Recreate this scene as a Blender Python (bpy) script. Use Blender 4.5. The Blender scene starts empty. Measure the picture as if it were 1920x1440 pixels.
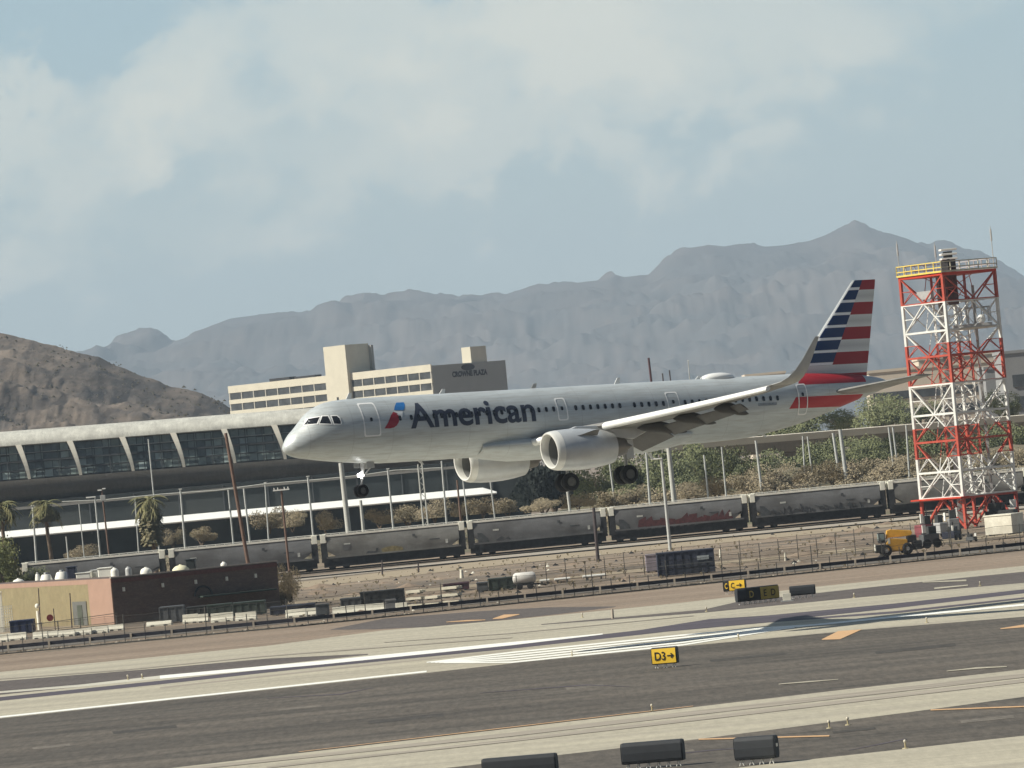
import bpy, bmesh, math, random
from mathutils import Vector, Matrix, noise
random.seed(7)
R = math.radians
S = bpy.context.scene
COL = S.collection

# ------------------------------------------------------------------ camera, sky, sun, exposure
FPX = 10500.0; ROLL = math.atan(0.0945); CAMH = 12.8; HZ = 849.0
PITCH = math.atan((HZ - 720) * math.cos(ROLL) / FPX)
F = Vector((0, math.cos(PITCH), math.sin(PITCH)))
R0 = Vector((1, 0, 0)); D0 = F.cross(R0)
XC = R0 * math.cos(ROLL) + D0 * math.sin(ROLL)
YC = -R0 * math.sin(ROLL) + D0 * math.cos(ROLL)
CP = Vector((0, 0, CAMH))
cd = bpy.data.cameras.new('camera'); cam = bpy.data.objects.new('camera', cd); COL.objects.link(cam)
M = Matrix.Identity(4)
for i in range(3):
    M[i][0] = XC[i]; M[i][1] = -YC[i]; M[i][2] = -F[i]; M[i][3] = CP[i]
cam.matrix_world = M
cd.sensor_width = 36; cd.lens = 36 * FPX / 1920; cd.clip_start = 1; cd.clip_end = 60000
S.camera = cam

SUN = Vector((-0.75, -0.19, 0.63)).normalized()
SUN_EL = math.asin(SUN.z); SUN_AZ = math.atan2(SUN.x, SUN.y)
w = bpy.data.worlds.new("World"); S.world = w; w.use_nodes = True
nt = w.node_tree; nt.nodes.clear()
def N(nt, t, **k):
    n = nt.nodes.new(t)
    for a, b in k.items(): setattr(n, a, b)
    return n
def math_(nt, op, a, b=None, c=None):
    n = nt.nodes.new('ShaderNodeMath'); n.operation = op
    for i, v in enumerate((a, b, c)):
        if v is None: continue
        if isinstance(v, (int, float)): n.inputs[i].default_value = v
        else: nt.links.new(v, n.inputs[i])
    return n.outputs[0]
def mixc(nt, f, a, b):
    n = nt.nodes.new('ShaderNodeMix'); n.data_type = 'RGBA'
    for s, v in ((0, f), (6, a), (7, b)):
        if isinstance(v, (int, float)): n.inputs[s].default_value = v
        elif isinstance(v, (tuple, list)): n.inputs[s].default_value = tuple(v) + ((1,) if len(v) == 3 else ())
        else: nt.links.new(v, n.inputs[s])
    return n.outputs[2]
def ramp(nt, fac, stops, interp='LINEAR'):
    n = nt.nodes.new('ShaderNodeValToRGB'); n.color_ramp.interpolation = interp
    e = n.color_ramp.elements
    while len(e) < len(stops): e.new(0.5)
    for q, (p, c) in zip(e, stops):
        q.position = p; q.color = tuple(c) + (1,) if len(c) == 3 else c
    nt.links.new(fac, n.inputs[0]); return n.outputs[0]
sky = N(nt, 'ShaderNodeTexSky', sky_type='NISHITA', sun_disc=False)
sky.sun_elevation = SUN_EL; sky.sun_rotation = SUN_AZ; sky.air_density = 1.2; sky.dust_density = 1.5
tc = N(nt, 'ShaderNodeTexCoord')
sep = N(nt, 'ShaderNodeSeparateXYZ'); nt.links.new(tc.outputs['Generated'], sep.inputs[0])
def snoise(sx, sz, off, scale, detail, dist=0.0, rough=.55):
    mp = N(nt, 'ShaderNodeMapping'); nt.links.new(tc.outputs['Generated'], mp.inputs[0])
    mp.inputs['Scale'].default_value = (sx, 1, sz); mp.inputs['Location'].default_value = off
    no = N(nt, 'ShaderNodeTexNoise'); nt.links.new(mp.outputs[0], no.inputs[0])
    no.inputs['Scale'].default_value = scale; no.inputs['Detail'].default_value = detail
    no.inputs['Distortion'].default_value = dist; no.inputs['Roughness'].default_value = rough
    return no.outputs[0]
big = snoise(1.0, 1.5, (3.1, 0.3, 1.5), 22, 9, .35)
fine = snoise(1.0, 1.35, (1.0, 0.0, 8.7), 60, 12, .3, .6)
# cloud banks: soft warped lobes in direction space; x = azimuth, z = elevation (radians)
wx = math_(nt, 'MULTIPLY_ADD', math_(nt, 'SUBTRACT', big, .5), .10, sep.outputs[0])
wz = math_(nt, 'MULTIPLY_ADD', math_(nt, 'SUBTRACT', fine, .5), .055, sep.outputs[2])
def lobe(cx, cz, rx, rz, amp):
    a = math_(nt, 'DIVIDE', math_(nt, 'SUBTRACT', wx, cx), rx); b = math_(nt, 'DIVIDE', math_(nt, 'SUBTRACT', wz, cz), rz)
    d2 = math_(nt, 'ADD', math_(nt, 'MULTIPLY', a, a), math_(nt, 'MULTIPLY', b, b))
    return math_(nt, 'MULTIPLY', math_(nt, 'EXPONENT', math_(nt, 'MULTIPLY', d2, -1)), amp)
tot = None
for L_ in ((-.064, .067, .023, .0115, 1.0), (-.090, .050, .013, .010, .6), (-.086, .088, .013, .008, -.8), (.010, .070, .036, .018, .9), (-.040, .052, .016, .008, .35),
           (-.012, .052, .013, .006, .35), (-.055, .044, .03, .006, .25), (.03, .052, .018, .009, .30), (-.02, .080, .05, .01, .4), (.055, .074, .035, .018, .42), (-.03, .036, .06, .006, .16)):
    q = lobe(*L_); tot = q if tot is None else math_(nt, 'ADD', tot, q)
bw = math_(nt, 'MULTIPLY', tot, math_(nt, 'MULTIPLY_ADD', fine, 1.5, .12))
mask = ramp(nt, bw, [(.10, (0, 0, 0)), (.55, (.62,) * 3), (1.0, (.9, .9, .9))], 'EASE')
gener = snoise(.25, .8, (5, 1, 2), 6, 6)             # broken thin cloud over the rest of the sky
SKYK = 1.0
hz = ramp(nt, sep.outputs[2], [(0.0, (3.5, 4.35, 4.65)), (.045, (3.5, 4.65, 5.05)), (.08, (2.6, 4.1, 5.0)), (.30, (.9, 1.5, 2.5))])
veil = mixc(nt, math_(nt, 'MULTIPLY', gener, .4), hz, (4.3, 4.9, 4.9))
skm = mixc(nt, .80, sky.outputs[0], veil)
full = mixc(nt, mask, skm, (6.2, 6.25, 5.55))
# unseen sky beside and behind the camera is dimmed to cut fill light
beh = ramp(nt, math_(nt, 'MULTIPLY_ADD', sep.outputs[1], .5, .5), [(.45, (.34, .36, .40)), (.86, (1, 1, 1))])
mb = N(nt, 'ShaderNodeMix', data_type='RGBA', blend_type='MULTIPLY'); mb.inputs[0].default_value = 1
nt.links.new(full, mb.inputs[6]); nt.links.new(beh, mb.inputs[7]); full = mb.outputs[2]
bg = N(nt, 'ShaderNodeBackground'); bg.inputs[1].default_value = 0.10
nt.links.new(full, bg.inputs[0])
out = N(nt, 'ShaderNodeOutputWorld'); nt.links.new(bg.outputs[0], out.inputs[0])

ld = bpy.data.lights.new('sun', 'SUN'); ld.energy = 5.0; ld.angle = R(.6); ld.color = (1, .955, .84)
lo = bpy.data.objects.new('sun', ld); COL.objects.link(lo); lo.location = (-50, 100, 80)
lo.rotation_euler = SUN.to_track_quat('Z', 'Y').to_euler()
S.view_settings.view_transform = 'Standard'; S.view_settings.look = 'None'
S.view_settings.exposure = 0.38; S.view_settings.gamma = 1

def W(px, py, d):
    v = F * FPX + XC * (px - 960) + YC * (py - 720)
    return CP + v * (d / v.y)
def G(px, py, z=0.0):
    v = F * FPX + XC * (px - 960) + YC * (py - 720)
    return CP + v * ((z - CAMH) / v.z)
def PX(px, d):                                # world x of a column at ground depth d near the horizon line
    return W(px, HZ - .0945 * (px - 960), d).x

# ------------------------------------------------------------------ materials
MATS = {}
def mat(name, col, rough=.8, metal=0.0, n=.12, scale=(1, 1, 1), ns=2.0, col2=None, spec=.3, emit=0, big=0.0, bump=0.0, edge=(.42, .62), fine=0.0):
    if name in MATS: return MATS[name]
    m = bpy.data.materials.new(name); m.use_nodes = True; t = m.node_tree
    b = t.nodes['Principled BSDF']
    b.inputs['Roughness'].default_value = rough; b.inputs['Metallic'].default_value = metal
    b.inputs['Specular IOR Level'].default_value = spec
    c = tuple(col)
    if n or col2 or big:
        tc = N(t, 'ShaderNodeTexCoord'); mp = N(t, 'ShaderNodeMapping'); t.links.new(tc.outputs['Object'], mp.inputs[0])
        mp.inputs['Scale'].default_value = scale
        no = N(t, 'ShaderNodeTexNoise'); t.links.new(mp.outputs[0], no.inputs[0])
        no.inputs['Scale'].default_value = ns; no.inputs['Detail'].default_value = 8; no.inputs['Roughness'].default_value = .62
        lo_ = tuple(x * (1 - n) for x in c); hi = tuple(min(1, x * (1 + n)) for x in c)
        o = ramp(t, no.outputs[0], [(.3, lo_), (.7, hi)])
        if col2:
            n2 = N(t, 'ShaderNodeTexNoise'); t.links.new(mp.outputs[0], n2.inputs[0])
            n2.inputs['Scale'].default_value = ns * .33; n2.inputs['Detail'].default_value = 9; n2.inputs['Roughness'].default_value = .65
            f = ramp(t, n2.outputs[0], [(edge[0], (0, 0, 0)), (edge[1], (1, 1, 1))])
            o = mixc(t, f, o, col2)
        if fine:
            mf = N(t, 'ShaderNodeMapping'); t.links.new(tc.outputs['Object'], mf.inputs[0]); mf.inputs['Scale'].default_value = (2.4, .34, 1)
            nf = N(t, 'ShaderNodeTexNoise'); t.links.new(mf.outputs[0], nf.inputs[0]); nf.inputs['Scale'].default_value = 1.0; nf.inputs['Detail'].default_value = 10; nf.inputs['Roughness'].default_value = .8
            vf = ramp(t, nf.outputs[0], [(.32, (1 - fine,) * 3), (.68, (1 + fine,) * 3)])
            mm = N(t, 'ShaderNodeMix', data_type='RGBA', blend_type='MULTIPLY'); mm.inputs[0].default_value = 1
            t.links.new(o, mm.inputs[6]); t.links.new(vf, mm.inputs[7]); o = mm.outputs[2]
        if big:
            n3 = N(t, 'ShaderNodeTexNoise'); t.links.new(mp.outputs[0], n3.inputs[0])
            n3.inputs['Scale'].default_value = ns * .12; n3.inputs['Detail'].default_value = 4
            v = ramp(t, n3.outputs[0], [(.3, (1 - big,) * 3), (.7, (1 + big,) * 3)])
            mm = N(t, 'ShaderNodeMix', data_type='RGBA', blend_type='MULTIPLY'); mm.inputs[0].default_value = 1
            t.links.new(o, mm.inputs[6]); t.links.new(v, mm.inputs[7]); o = mm.outputs[2]
        t.links.new(o, b.inputs['Base Color'])
        if bump:
            bp = N(t, 'ShaderNodeBump'); bp.inputs['Strength'].default_value = 1; bp.inputs['Distance'].default_value = bump
            t.links.new(no.outputs[0], bp.inputs['Height']); t.links.new(bp.outputs[0], b.inputs['Normal'])
    else: b.inputs['Base Color'].default_value = c + (1,)
    if emit:
        b.inputs['Emission Color'].default_value = c + (1,); b.inputs['Emission Strength'].default_value = emit
    MATS[name] = m; return m

# ------------------------------------------------------------------ mesh builder
class MB:
    def __init__(s): s.v = []; s.f = []; s.mi = []; s.cur = 0
    def add(s, vs, fs):
        o = len(s.v); s.v += [tuple(x) for x in vs]
        for f in fs: s.f.append([i + o for i in f]); s.mi.append(s.cur)
        return s
    def box(s, c, sz, rz=0.0, taper=1.0, bev=0):
        x, y, z = (q / 2 for q in sz); vs = []
        for dz in (-1, 1):
            k = taper if dz > 0 else 1
            for dx, dy in ((-1, -1), (1, -1), (1, 1), (-1, 1)):
                a, b = dx * x * k, dy * y * k
                vs.append((c[0] + a * math.cos(rz) - b * math.sin(rz), c[1] + a * math.sin(rz) + b * math.cos(rz), c[2] + dz * z))
        return s.add(vs, [(3, 2, 1, 0), (4, 5, 6, 7), (0, 1, 5, 4), (1, 2, 6, 5), (2, 3, 7, 6), (3, 0, 4, 7)])
    def tube(s, a, b, r, r2=None, n=8, cap=True):
        a = Vector(a); b = Vector(b); r2 = r if r2 is None else r2
        d = (b - a).normalized(); u = d.orthogonal().normalized(); v = d.cross(u)
        vs = []
        for p, q in ((a, r), (b, r2)):
            for i in range(n):
                t = 2 * math.pi * i / n; vs.append(p + (u * math.cos(t) + v * math.sin(t)) * q)
        fs = [(i, (i + 1) % n, n + (i + 1) % n, n + i) for i in range(n)]
        if cap: fs += [tuple(range(n - 1, -1, -1)), tuple(range(n, 2 * n))]
        return s.add(vs, fs)
    def path(s, pts, r, n=6):
        for i in range(len(pts) - 1):
            ra = r[i] if isinstance(r, (list, tuple)) else r; rb = r[i + 1] if isinstance(r, (list, tuple)) else r
            s.tube(pts[i], pts[i + 1], ra, rb, n)
        return s
    def beam(s, a, b, wd, up=(0, 0, 1)):          # square bar
        a = Vector(a); b = Vector(b); d = (b - a).normalized(); u = Vector(up).cross(d)
        if u.length < 1e-4: u = d.orthogonal()
        u.normalize(); v = d.cross(u); h = wd / 2
        vs = [p + u * i * h + v * j * h for p in (a, b) for i, j in ((-1, -1), (1, -1), (1, 1), (-1, 1))]
        return s.add(vs, [(3, 2, 1, 0), (4, 5, 6, 7), (0, 1, 5, 4), (1, 2, 6, 5), (2, 3, 7, 6), (3, 0, 4, 7)])
    def loft(s, rings, cap=True, closed=True):
        n = len(rings[0]); vs = [p for r in rings for p in r]; fs = []
        for i in range(len(rings) - 1):
            for j in range(n if closed else n - 1):
                k = (j + 1) % n; fs.append((i * n + j, i * n + k, (i + 1) * n + k, (i + 1) * n + j))
        if cap and closed: fs += [tuple(range(n - 1, -1, -1)), tuple(range((len(rings) - 1) * n, len(rings) * n))]
        return s.add(vs, fs)
    def revolve(s, prof, c=(0, 0, 0), n=40, axis='x'):   # prof: (along, radius)
        rings = []
        for a, r in prof:
            ring = []
            for i in range(n):
                t = 2 * math.pi * i / n; p, q = r * math.cos(t), r * math.sin(t)
                ring.append((c[0] + a, c[1] + p, c[2] + q) if axis == 'x' else ((c[0] + p, c[1] + a, c[2] + q) if axis == 'y' else (c[0] + p, c[1] + q, c[2] + a)))
            rings.append(ring)
        return s.loft(rings, cap=False)
    def blob(s, c, r, seg=10, rings=7, zs=1.0):
        rr = []
        for i in range(1, rings):
            ph = math.pi * i / rings
            rr.append([(c[0] + r[0] * math.sin(ph) * math.cos(2 * math.pi * j / seg), c[1] + r[1] * math.sin(ph) * math.sin(2 * math.pi * j / seg), c[2] - r[2] * math.cos(ph)) for j in range(seg)])
        return s.loft(rr)
    def prism(s, poly, y0, y1):                   # poly in (x,z), extruded along y
        n = len(poly)
        return s.add([(x, y0, z) for x, z in poly] + [(x, y1, z) for x, z in poly],
                     [tuple(range(n)), tuple(range(2 * n - 1, n - 1, -1))] + [(i, n + i, n + (i + 1) % n, (i + 1) % n) for i in range(n)])
    def prismx(s, poly, x0, x1):                  # poly in (y,z), extruded along x
        n = len(poly)
        return s.add([(x0, y, z) for y, z in poly] + [(x1, y, z) for y, z in poly],
                     [tuple(range(n)), tuple(range(2 * n - 1, n - 1, -1))] + [(i, n + i, n + (i + 1) % n, (i + 1) % n) for i in range(n)])
    def build(s, name, m, parent=None, loc=None, rz=0.0, smooth=False, bevel=0):
        me = bpy.data.meshes.new(name); me.from_pydata(s.v, [], s.f); me.update()
        ms = m if isinstance(m, (list, tuple)) else [m]
        for q in ms: me.materials.append(q)
        if len(ms) > 1: me.polygons.foreach_set('material_index', s.mi)
        if smooth:
            me.polygons.foreach_set('use_smooth', [True] * len(me.polygons))
            try: me.set_sharp_from_angle(angle=R(38))
            except Exception: pass
        o = bpy.data.objects.new(name, me); COL.objects.link(o)
        if parent: o.parent = parent
        if loc is not None: o.location = loc
        o.rotation_euler.z = rz
        bm = bmesh.new(); bm.from_mesh(me); bmesh.ops.recalc_face_normals(bm, faces=bm.faces[:]); bm.to_mesh(me); bm.free()
        if bevel:
            md = o.modifiers.new('bevel', 'BEVEL'); md.width = bevel; md.segments = 2; md.limit_method = 'ANGLE'
        return o
def tag(o, label, cat, group=None, kind=None):
    o['label'] = label; o['category'] = cat
    if group: o['group'] = group
    if kind: o['kind'] = kind
    return o
def struct(o): o['kind'] = 'structure'; return o
def thing(name, label, cat, loc=(0, 0, 0), rz=0.0, group=None):
    o = bpy.data.objects.new(name, None); COL.objects.link(o); o.location = loc; o.rotation_euler.z = rz
    o.empty_display_size = .5
    return tag(o, label, cat, group)
KIDS = {}
def dup(root, loc, rz, label, group=None, scale=None):
    r = root.copy(); COL.objects.link(r); r.location = loc; r.rotation_euler.z = rz; r['label'] = label
    if group: r['group'] = group
    if scale: r.scale = scale
    allo = list(COL.objects)
    for ch in [o for o in allo if o.parent == root]:
        c = ch.copy(); COL.objects.link(c); c.parent = r
        for g in [o for o in allo if o.parent == ch]:
            d = g.copy(); COL.objects.link(d); d.parent = c
    return r

_fonts = {}
def text_mesh2d(txt, bold=0.0, space=1.0):
    cu = bpy.data.curves.new('lettering', 'FONT'); cu.body = txt; cu.offset = bold; cu.space_character = space; cu.resolution_u = 4
    ob = bpy.data.objects.new('lettering', cu); COL.objects.link(ob)
    dg = bpy.context.evaluated_depsgraph_get(); dg.update()
    me = bpy.data.meshes.new_from_object(ob.evaluated_get(dg))
    COL.objects.unlink(ob); bpy.data.objects.remove(ob)
    xs = [v.co.x for v in me.vertices]; ys = [v.co.y for v in me.vertices]
    return me, (min(xs), max(xs), 0.0, max(ys))
def flat_text(name, txt, x0, z0, wd, ht, y, m, parent, bold=.02, thick=.01, flipx=False):
    me, (a, b, c, d) = text_mesh2d(txt, bold)
    for v in me.vertices:
        u = (v.co.x - a) / (b - a) * wd; h = v.co.y / d * ht
        v.co = Vector((x0 + (wd - u if flipx else u), y, z0 + h))
    me.materials.append(m); me.name = name
    o = bpy.data.objects.new(name, me); COL.objects.link(o); o.parent = parent
    return o

# ------------------------------------------------------------------ ground, runway, taxiways
m_dirt = mat('desert_dirt', (.225, .168, .122), .95, fine=.2, n=.16, scale=(.12, .9, 1), ns=.9, col2=(.27, .21, .155), big=.12)
m_yard = mat('rail_yard_dirt', (.27, .205, .145), .95, n=.28, scale=(.16, .35, 1), ns=.8, col2=(.145, .118, .09), big=.2, edge=(.42, .60), fine=.25)
m_conc = mat('runway_concrete', (.44, .40, .305), .85, n=.09, scale=(.05, .9, 1), ns=1.2, big=.08, col2=(.36, .325, .255), fine=.16)
m_asph = mat('asphalt', (.082, .071, .058), .9, n=.34, scale=(.06, .35, 1), ns=1.4, col2=(.125, .106, .085), big=.16, fine=.42)
m_asph2 = mat('asphalt_shoulder', (.105, .088, .078), .9, fine=.3, n=.25, scale=(.05, .9, 1), ns=1.2, big=.1)
m_streak = mat('dark_streak_tone', (.085, .072, .085), .85, n=.35, scale=(.03, .7, 1), ns=1.2)
m_rub2 = mat('tyre_streaks', (.33, .29, .235), .9, n=.25, scale=(.03, 1, 1), ns=1.2)
m_white = mat('road_paint_white', (.86, .85, .78), .7, n=.08, scale=(.1, 1, 1), ns=2)
m_orange = mat('road_paint_yellow', (.60, .37, .19), .7, n=.12, scale=(.3, 1, 1), ns=2)

gx = MB(); gx.add([(-3400, -150, 0), (3400, -150, 0), (3400, 17500, 0), (-3400, 17500, 0)], [(0, 1, 2, 3)])
struct(gx.build('ground', m_dirt))
LAY = [0]
def ext(P):
    P = list(P)
    if P[0][0] <= -59: a, c = P[0], P[1]; k = 900 / (c[0] - a[0]); P.insert(0, (a[0] - 900, a[1] - (c[1] - a[1]) * k))
    if P[-1][0] >= 1999: a, c = P[-2], P[-1]; k = 900 / (c[0] - a[0]); P.append((c[0] + 900, c[1] + (c[1] - a[1]) * k))
    return P
def sheet(name, top, bot, m, z=None):
    """band between two polylines given as ground points seen in the photo"""
    LAY[0] += 1; z = .004 + .0007 * LAY[0] if z is None else z
    top, bot = ext(top), ext(bot)
    b = MB(); P = [G(*p) for p in top] + [G(*p) for p in reversed(bot)]
    b.add([(p.x, p.y, z) for p in P], [tuple(range(len(P)))])
    return struct(b.build(name, m))
def line(name, pts, wpx, m):
    top = [(x, y - h / 2) for (x, y), h in zip(pts, wpx)]; bot = [(x, y + h / 2) for (x, y), h in zip(pts, wpx)]
    return sheet(name, top, bot, m)
sheet('rail_yard', [(-60, 1060), (2000, 867)], [(-60, 1237), (560, 1176), (1440, 1084), (2000, 1026)], m_yard)
sheet('concrete_taxiway', [(-60, 1266), (500, 1211), (720, 1182), (960, 1162), (1280, 1130), (1532, 1100), (2000, 1053)],
      [(-60, 1362), (450, 1301), (800, 1264), (960, 1246), (1280, 1214), (1615, 1182), (2000, 1153)], m_conc)
sheet('asphalt_shoulder', [(620, 1180), (720, 1160), (900, 1146), (1020, 1139), (1155, 1137)], [(620, 1181), (700, 1180), (800, 1176), (960, 1161), (1060, 1150), (1155, 1138)], m_asph2)
sheet('asphalt_strip', [(-60, 1282), (300, 1253), (500, 1235), (690, 1226)], [(-60, 1309), (150, 1288), (300, 1271), (500, 1248), (690, 1228)], m_asph2)
sheet('asphalt_strip', [(1015, 1170.5), (1320, 1143), (1380, 1129), (1532, 1112), (1690, 1095), (2000, 1064)], [(1015, 1172), (1320, 1149), (1440, 1137), (1615, 1120), (2000, 1086)], m_asph2)
sheet('asphalt_runway', [(-60, 1354), (450, 1299), (800, 1262), (960, 1244), (1280, 1212), (1615, 1181), (2000, 1150)],
      [(-60, 1484), (325, 1440), (960, 1366), (1560, 1296), (2000, 1246)], m_asph)
sheet('concrete_taxiway', [(-60, 1484), (325, 1440), (960, 1366), (1560, 1296), (2000, 1246)],
      [(-60, 1545), (830, 1441), (960, 1426), (1310, 1386), (1710, 1335), (2000, 1296)], m_conc)
sheet('asphalt_runway', [(-60, 1545), (830, 1441), (1310, 1386), (1710, 1335), (2000, 1296)],
      [(-60, 1600), (960, 1492), (1450, 1432), (2000, 1371)], m_asph)
sheet('concrete_taxiway', [(-60, 1600), (960, 1492), (1450, 1432), (2000, 1371)], [(-60, 1800), (960, 1700), (2000, 1590)], m_conc)
line('dark_streak', [(-60, 1317), (300, 1280), (550, 1253), (960, 1213), (1200, 1186), (1330, 1168), (1440, 1160), (1680, 1136), (2000, 1100)], [7, 7, 6, 7, 9, 14, 12, 9, 7], m_streak)  # long dark streak, widest in its right half
line('dark_streak', [(1180, 1190), (1440, 1166), (1680, 1148), (2000, 1113)], [2, 3, 4, 3], m_streak)
line('dark_streak', [(300, 1290), (700, 1246), (960, 1220)], [3, 3, 2], m_rub2)
line('runway_marking', [(-60, 1303), (150, 1286), (300, 1270)], [3, 4, 6], mat('worn_paint', (.56, .53, .44), .8, n=.15, scale=(.1, 1, 1)))
line('runway_marking', [(300, 1270), (600, 1243), (960, 1207), (1130, 1189)], [6, 7, 6, 2], m_white)
m_pat = mat('asphalt_patch', (.062, .055, .047), .9, n=.3, scale=(.3, .3, 1), fine=.3); m_pat2 = mat('faded_asphalt_patch', (.16, .14, .115), .9, n=.3, scale=(.3, .3, 1), fine=.3)
for k, (x0_, y0_, x1_, hh_, mm_) in enumerate(((210, 1372, 330, 5, m_pat), (520, 1330, 600, 3, m_pat2), (690, 1352, 830, 6, m_pat), (1060, 1290, 1130, 4, m_pat2), (1330, 1238, 1470, 4, m_pat), (1640, 1222, 1790, 5, m_pat), (60, 1402, 130, 4, m_pat2), (1240, 1412, 1300, 4, m_pat2), (1560, 1372, 1640, 4, m_pat), (1800, 1352, 1900, 5, m_pat2))):
    s_ = .103; sheet('asphalt_patch', [(x0_, y0_), (x1_, y0_ - s_ * (x1_ - x0_))], [(x0_ + 3, y0_ + hh_), (x1_ + 3, y0_ + hh_ - s_ * (x1_ - x0_))], mm_)
for P_ in ([(1590, 1408), (1640, 1398), (1690, 1388), (1700, 1386)], [(1180, 1424), (1330, 1408), (1460, 1398)], [(500, 1310), (640, 1302), (700, 1290)], [(900, 1300), (1100, 1285), (1180, 1288)]):
    line('tar_seam', P_, [.6] + [1.5] * (len(P_) - 2) + [.6], m_streak)
line('runway_marking', [(-60, 1351.5), (450, 1297), (800, 1259.5)], [3, 3, 3], m_white)
line('runway_marking', [(1450, 1179), (1535, 1171.5), (1680, 1157), (2000, 1127)], [3, 3.2, 3.6, 3.6], m_white)
for k in range(5):
    u = k / 4
    line('runway_marking', [(800 + 40 * (1 - u) * 0 + 8 * k, 1242.5 + .2 * k), (960, 1224 + 4.6 * k), (1280, 1191.5 + 4.6 * k), (1430 - 10 * k, 1178 + 3.6 * k), (1540 - 25 * k, 1171 + 3.4 * k)], [1.8, 2.8, 2.8, 2.4, 1.6], m_white)
line('tyre_streak', [(325, 1446), (960, 1378), (1300, 1338), (2000, 1258)], [5, 7, 8, 8], m_rub2)
line('tyre_streak', [(500, 1440), (960, 1389), (1300, 1350), (2000, 1268)], [3, 5, 6, 6], m_rub2)
line('tyre_streak', [(-60, 1278), (240, 1256), (480, 1232), (960, 1196)], [1.5, 2, 2, 1.5], m_rub2)
line('tyre_streak', [(720, 1205), (960, 1188), (1300, 1155)], [1, 1.4, 1.2], m_rub2)
for t_, b_ in (([(1541, 1199.5), (1572, 1184), (1615, 1181)], [(1541, 1200.5), (1575, 1199.5), (1615, 1181.6)]),
               ([(1876, 1179), (1920, 1172), (1980, 1164)], [(1876, 1180.5), (1920, 1177), (1980, 1170)]),
               ([(924, 1160.5), (945, 1153), (974, 1152)], [(924, 1161.5), (942, 1160.5), (974, 1153)])):
    sheet('yellow_marking', t_, b_, m_orange)
line('yellow_marking', [(837, 1167), (875, 1164.5), (910, 1163)], [1, 2.4, 1], m_orange)
line('yellow_marking', [(1310, 1387.5), (1555, 1381)], [2.2, 2.4], m_orange)
line('yellow_marking', [(1745, 1332.5), (2000, 1323)], [2, 2.4], m_orange)
line('yellow_marking', [(560, 1411), (960, 1364.5), (1300, 1325)], [.7, 1.1, .8], m_orange)
line('concrete_patch', [(1460, 1284), (1515, 1279.5), (1572, 1275)], [1.4, 2.4, 1], m_conc)
line('concrete_patch', [(1775, 1259.5), (1830, 1254), (1888, 1251)], [1, 3, 1.4], m_conc)
line('concrete_patch', [(1752, 1104), (1815, 1098)], [3, 2], m_conc)
line('concrete_patch', [(1730, 1092.5), (1812, 1089)], [1.5, 3], m_conc)
line('dirt_track', [(-60, 1196), (300, 1160), (560, 1130), (960, 1092), (1400, 1052), (2000, 992)], [6, 5, 6, 6, 6, 6], mat('track_dirt', (.34, .275, .19), .95, n=.2, scale=(.1, 1, 1)))
line('dirt_track', [(540, 1100), (960, 1052), (1400, 1008), (2000, 952)], [12, 12, 12, 10], mat('track_dirt', (.34, .275, .19)))
line('access_road', [(-60, 1225), (560, 1163), (1440, 1073), (2000, 1017)], [9, 8, 8, 8], mat('service_road', (.17, .15, .125), .9, n=.2, scale=(.1, .8, 1)))
line('ballast', [(-60, 1146), (560, 1086), (960, 1043), (1440, 997), (2000, 943)], [6, 6, 6, 6, 6], mat('ballast_gravel', (.36, .315, .255), .95, n=.3, ns=3, scale=(.4, 1, 1)))

# ------------------------------------------------------------------ mountains and hills
def interp(pts, x):
    if x <= pts[0][0]: return pts[0][1]
    for (a, b), (c, d) in zip(pts, pts[1:]):
        if x <= c: return b + (d - b) * (x - a) / (c - a)
    return pts[-1][1]
def mountain(name, prof, d, front, back, step, m, rough, fscale, rows=46, jag=1.0):
    x0, x1 = prof[0][0], prof[-1][0]; n = int((x1 - x0) / step)
    vs = []; fs = []; NR = rows + 12
    for i in range(n + 1):
        px = x0 + (x1 - x0) * i / n
        pass
        for j in range(NR + 1):
            if j <= rows: t = j / rows; y = d - front * (1 - t); h = t ** 1.15
            else: t = 1 - (j - rows) / 12; y = d + back * (1 - t); h = t
            X0 = W(px, interp(prof, px), d).x
            q = Vector((X0 / fscale, y / fscale, 3.7))
            wv = noise.fractal(q * 1.3 + Vector((9, 2, 1)), 1.0, 2.0, 4) * 260 * min(1, 3 * (1 - t)) * (fscale / 620 if fscale > 200 else .5)
            p = W(px, interp(prof, px), d); pz = W(px + wv, interp(prof, px + wv), d).z + .0
            rid = noise.ridged_multi_fractal(q * 1.0, .9, 2.1, 6, 1.0, 2.0) - 1.0
            g = noise.fractal(q * 3.0, 1.0, 2.2, 5)
            amp = 4 * t * (1 - t) * .9 + (.0 if j > rows else 0)
            xx = p.x * (y / d) ** 0
            z = pz * h * (1 + .26 * amp * (rid) * rough) + p.z * (.09 * g + .05 * noise.fractal(q * 14, 1.0, 2.2, 4)) * amp * rough
            if j == rows: z = p.z + (noise.fractal(q * 9, .8, 2.2, 5)) * jag
            vs.append((xx, y, max(z, -.5) if t > 0 else -.5))
    for i in range(n):
        for j in range(NR):
            a = i * (NR + 1) + j; fs.append((a, a + NR + 1, a + NR + 2, a + 1))
    b = MB(); b.add(vs, fs); o = b.build(name, m, smooth=True); return struct(o)
m_mt = mat('far_mountain_rock', (.098, .080, .072), .95, n=.3, ns=.008, scale=(1, .45, 2), col2=(.066, .062, .062), big=.15, edge=(.44, .6))
m_hill = mat('desert_hill_rock', (.165, .132, .105), .95, n=.4, ns=.14, scale=(1, .35, 2.2), col2=(.10, .085, .075), big=.2, edge=(.47, .6), bump=1.0)
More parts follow.
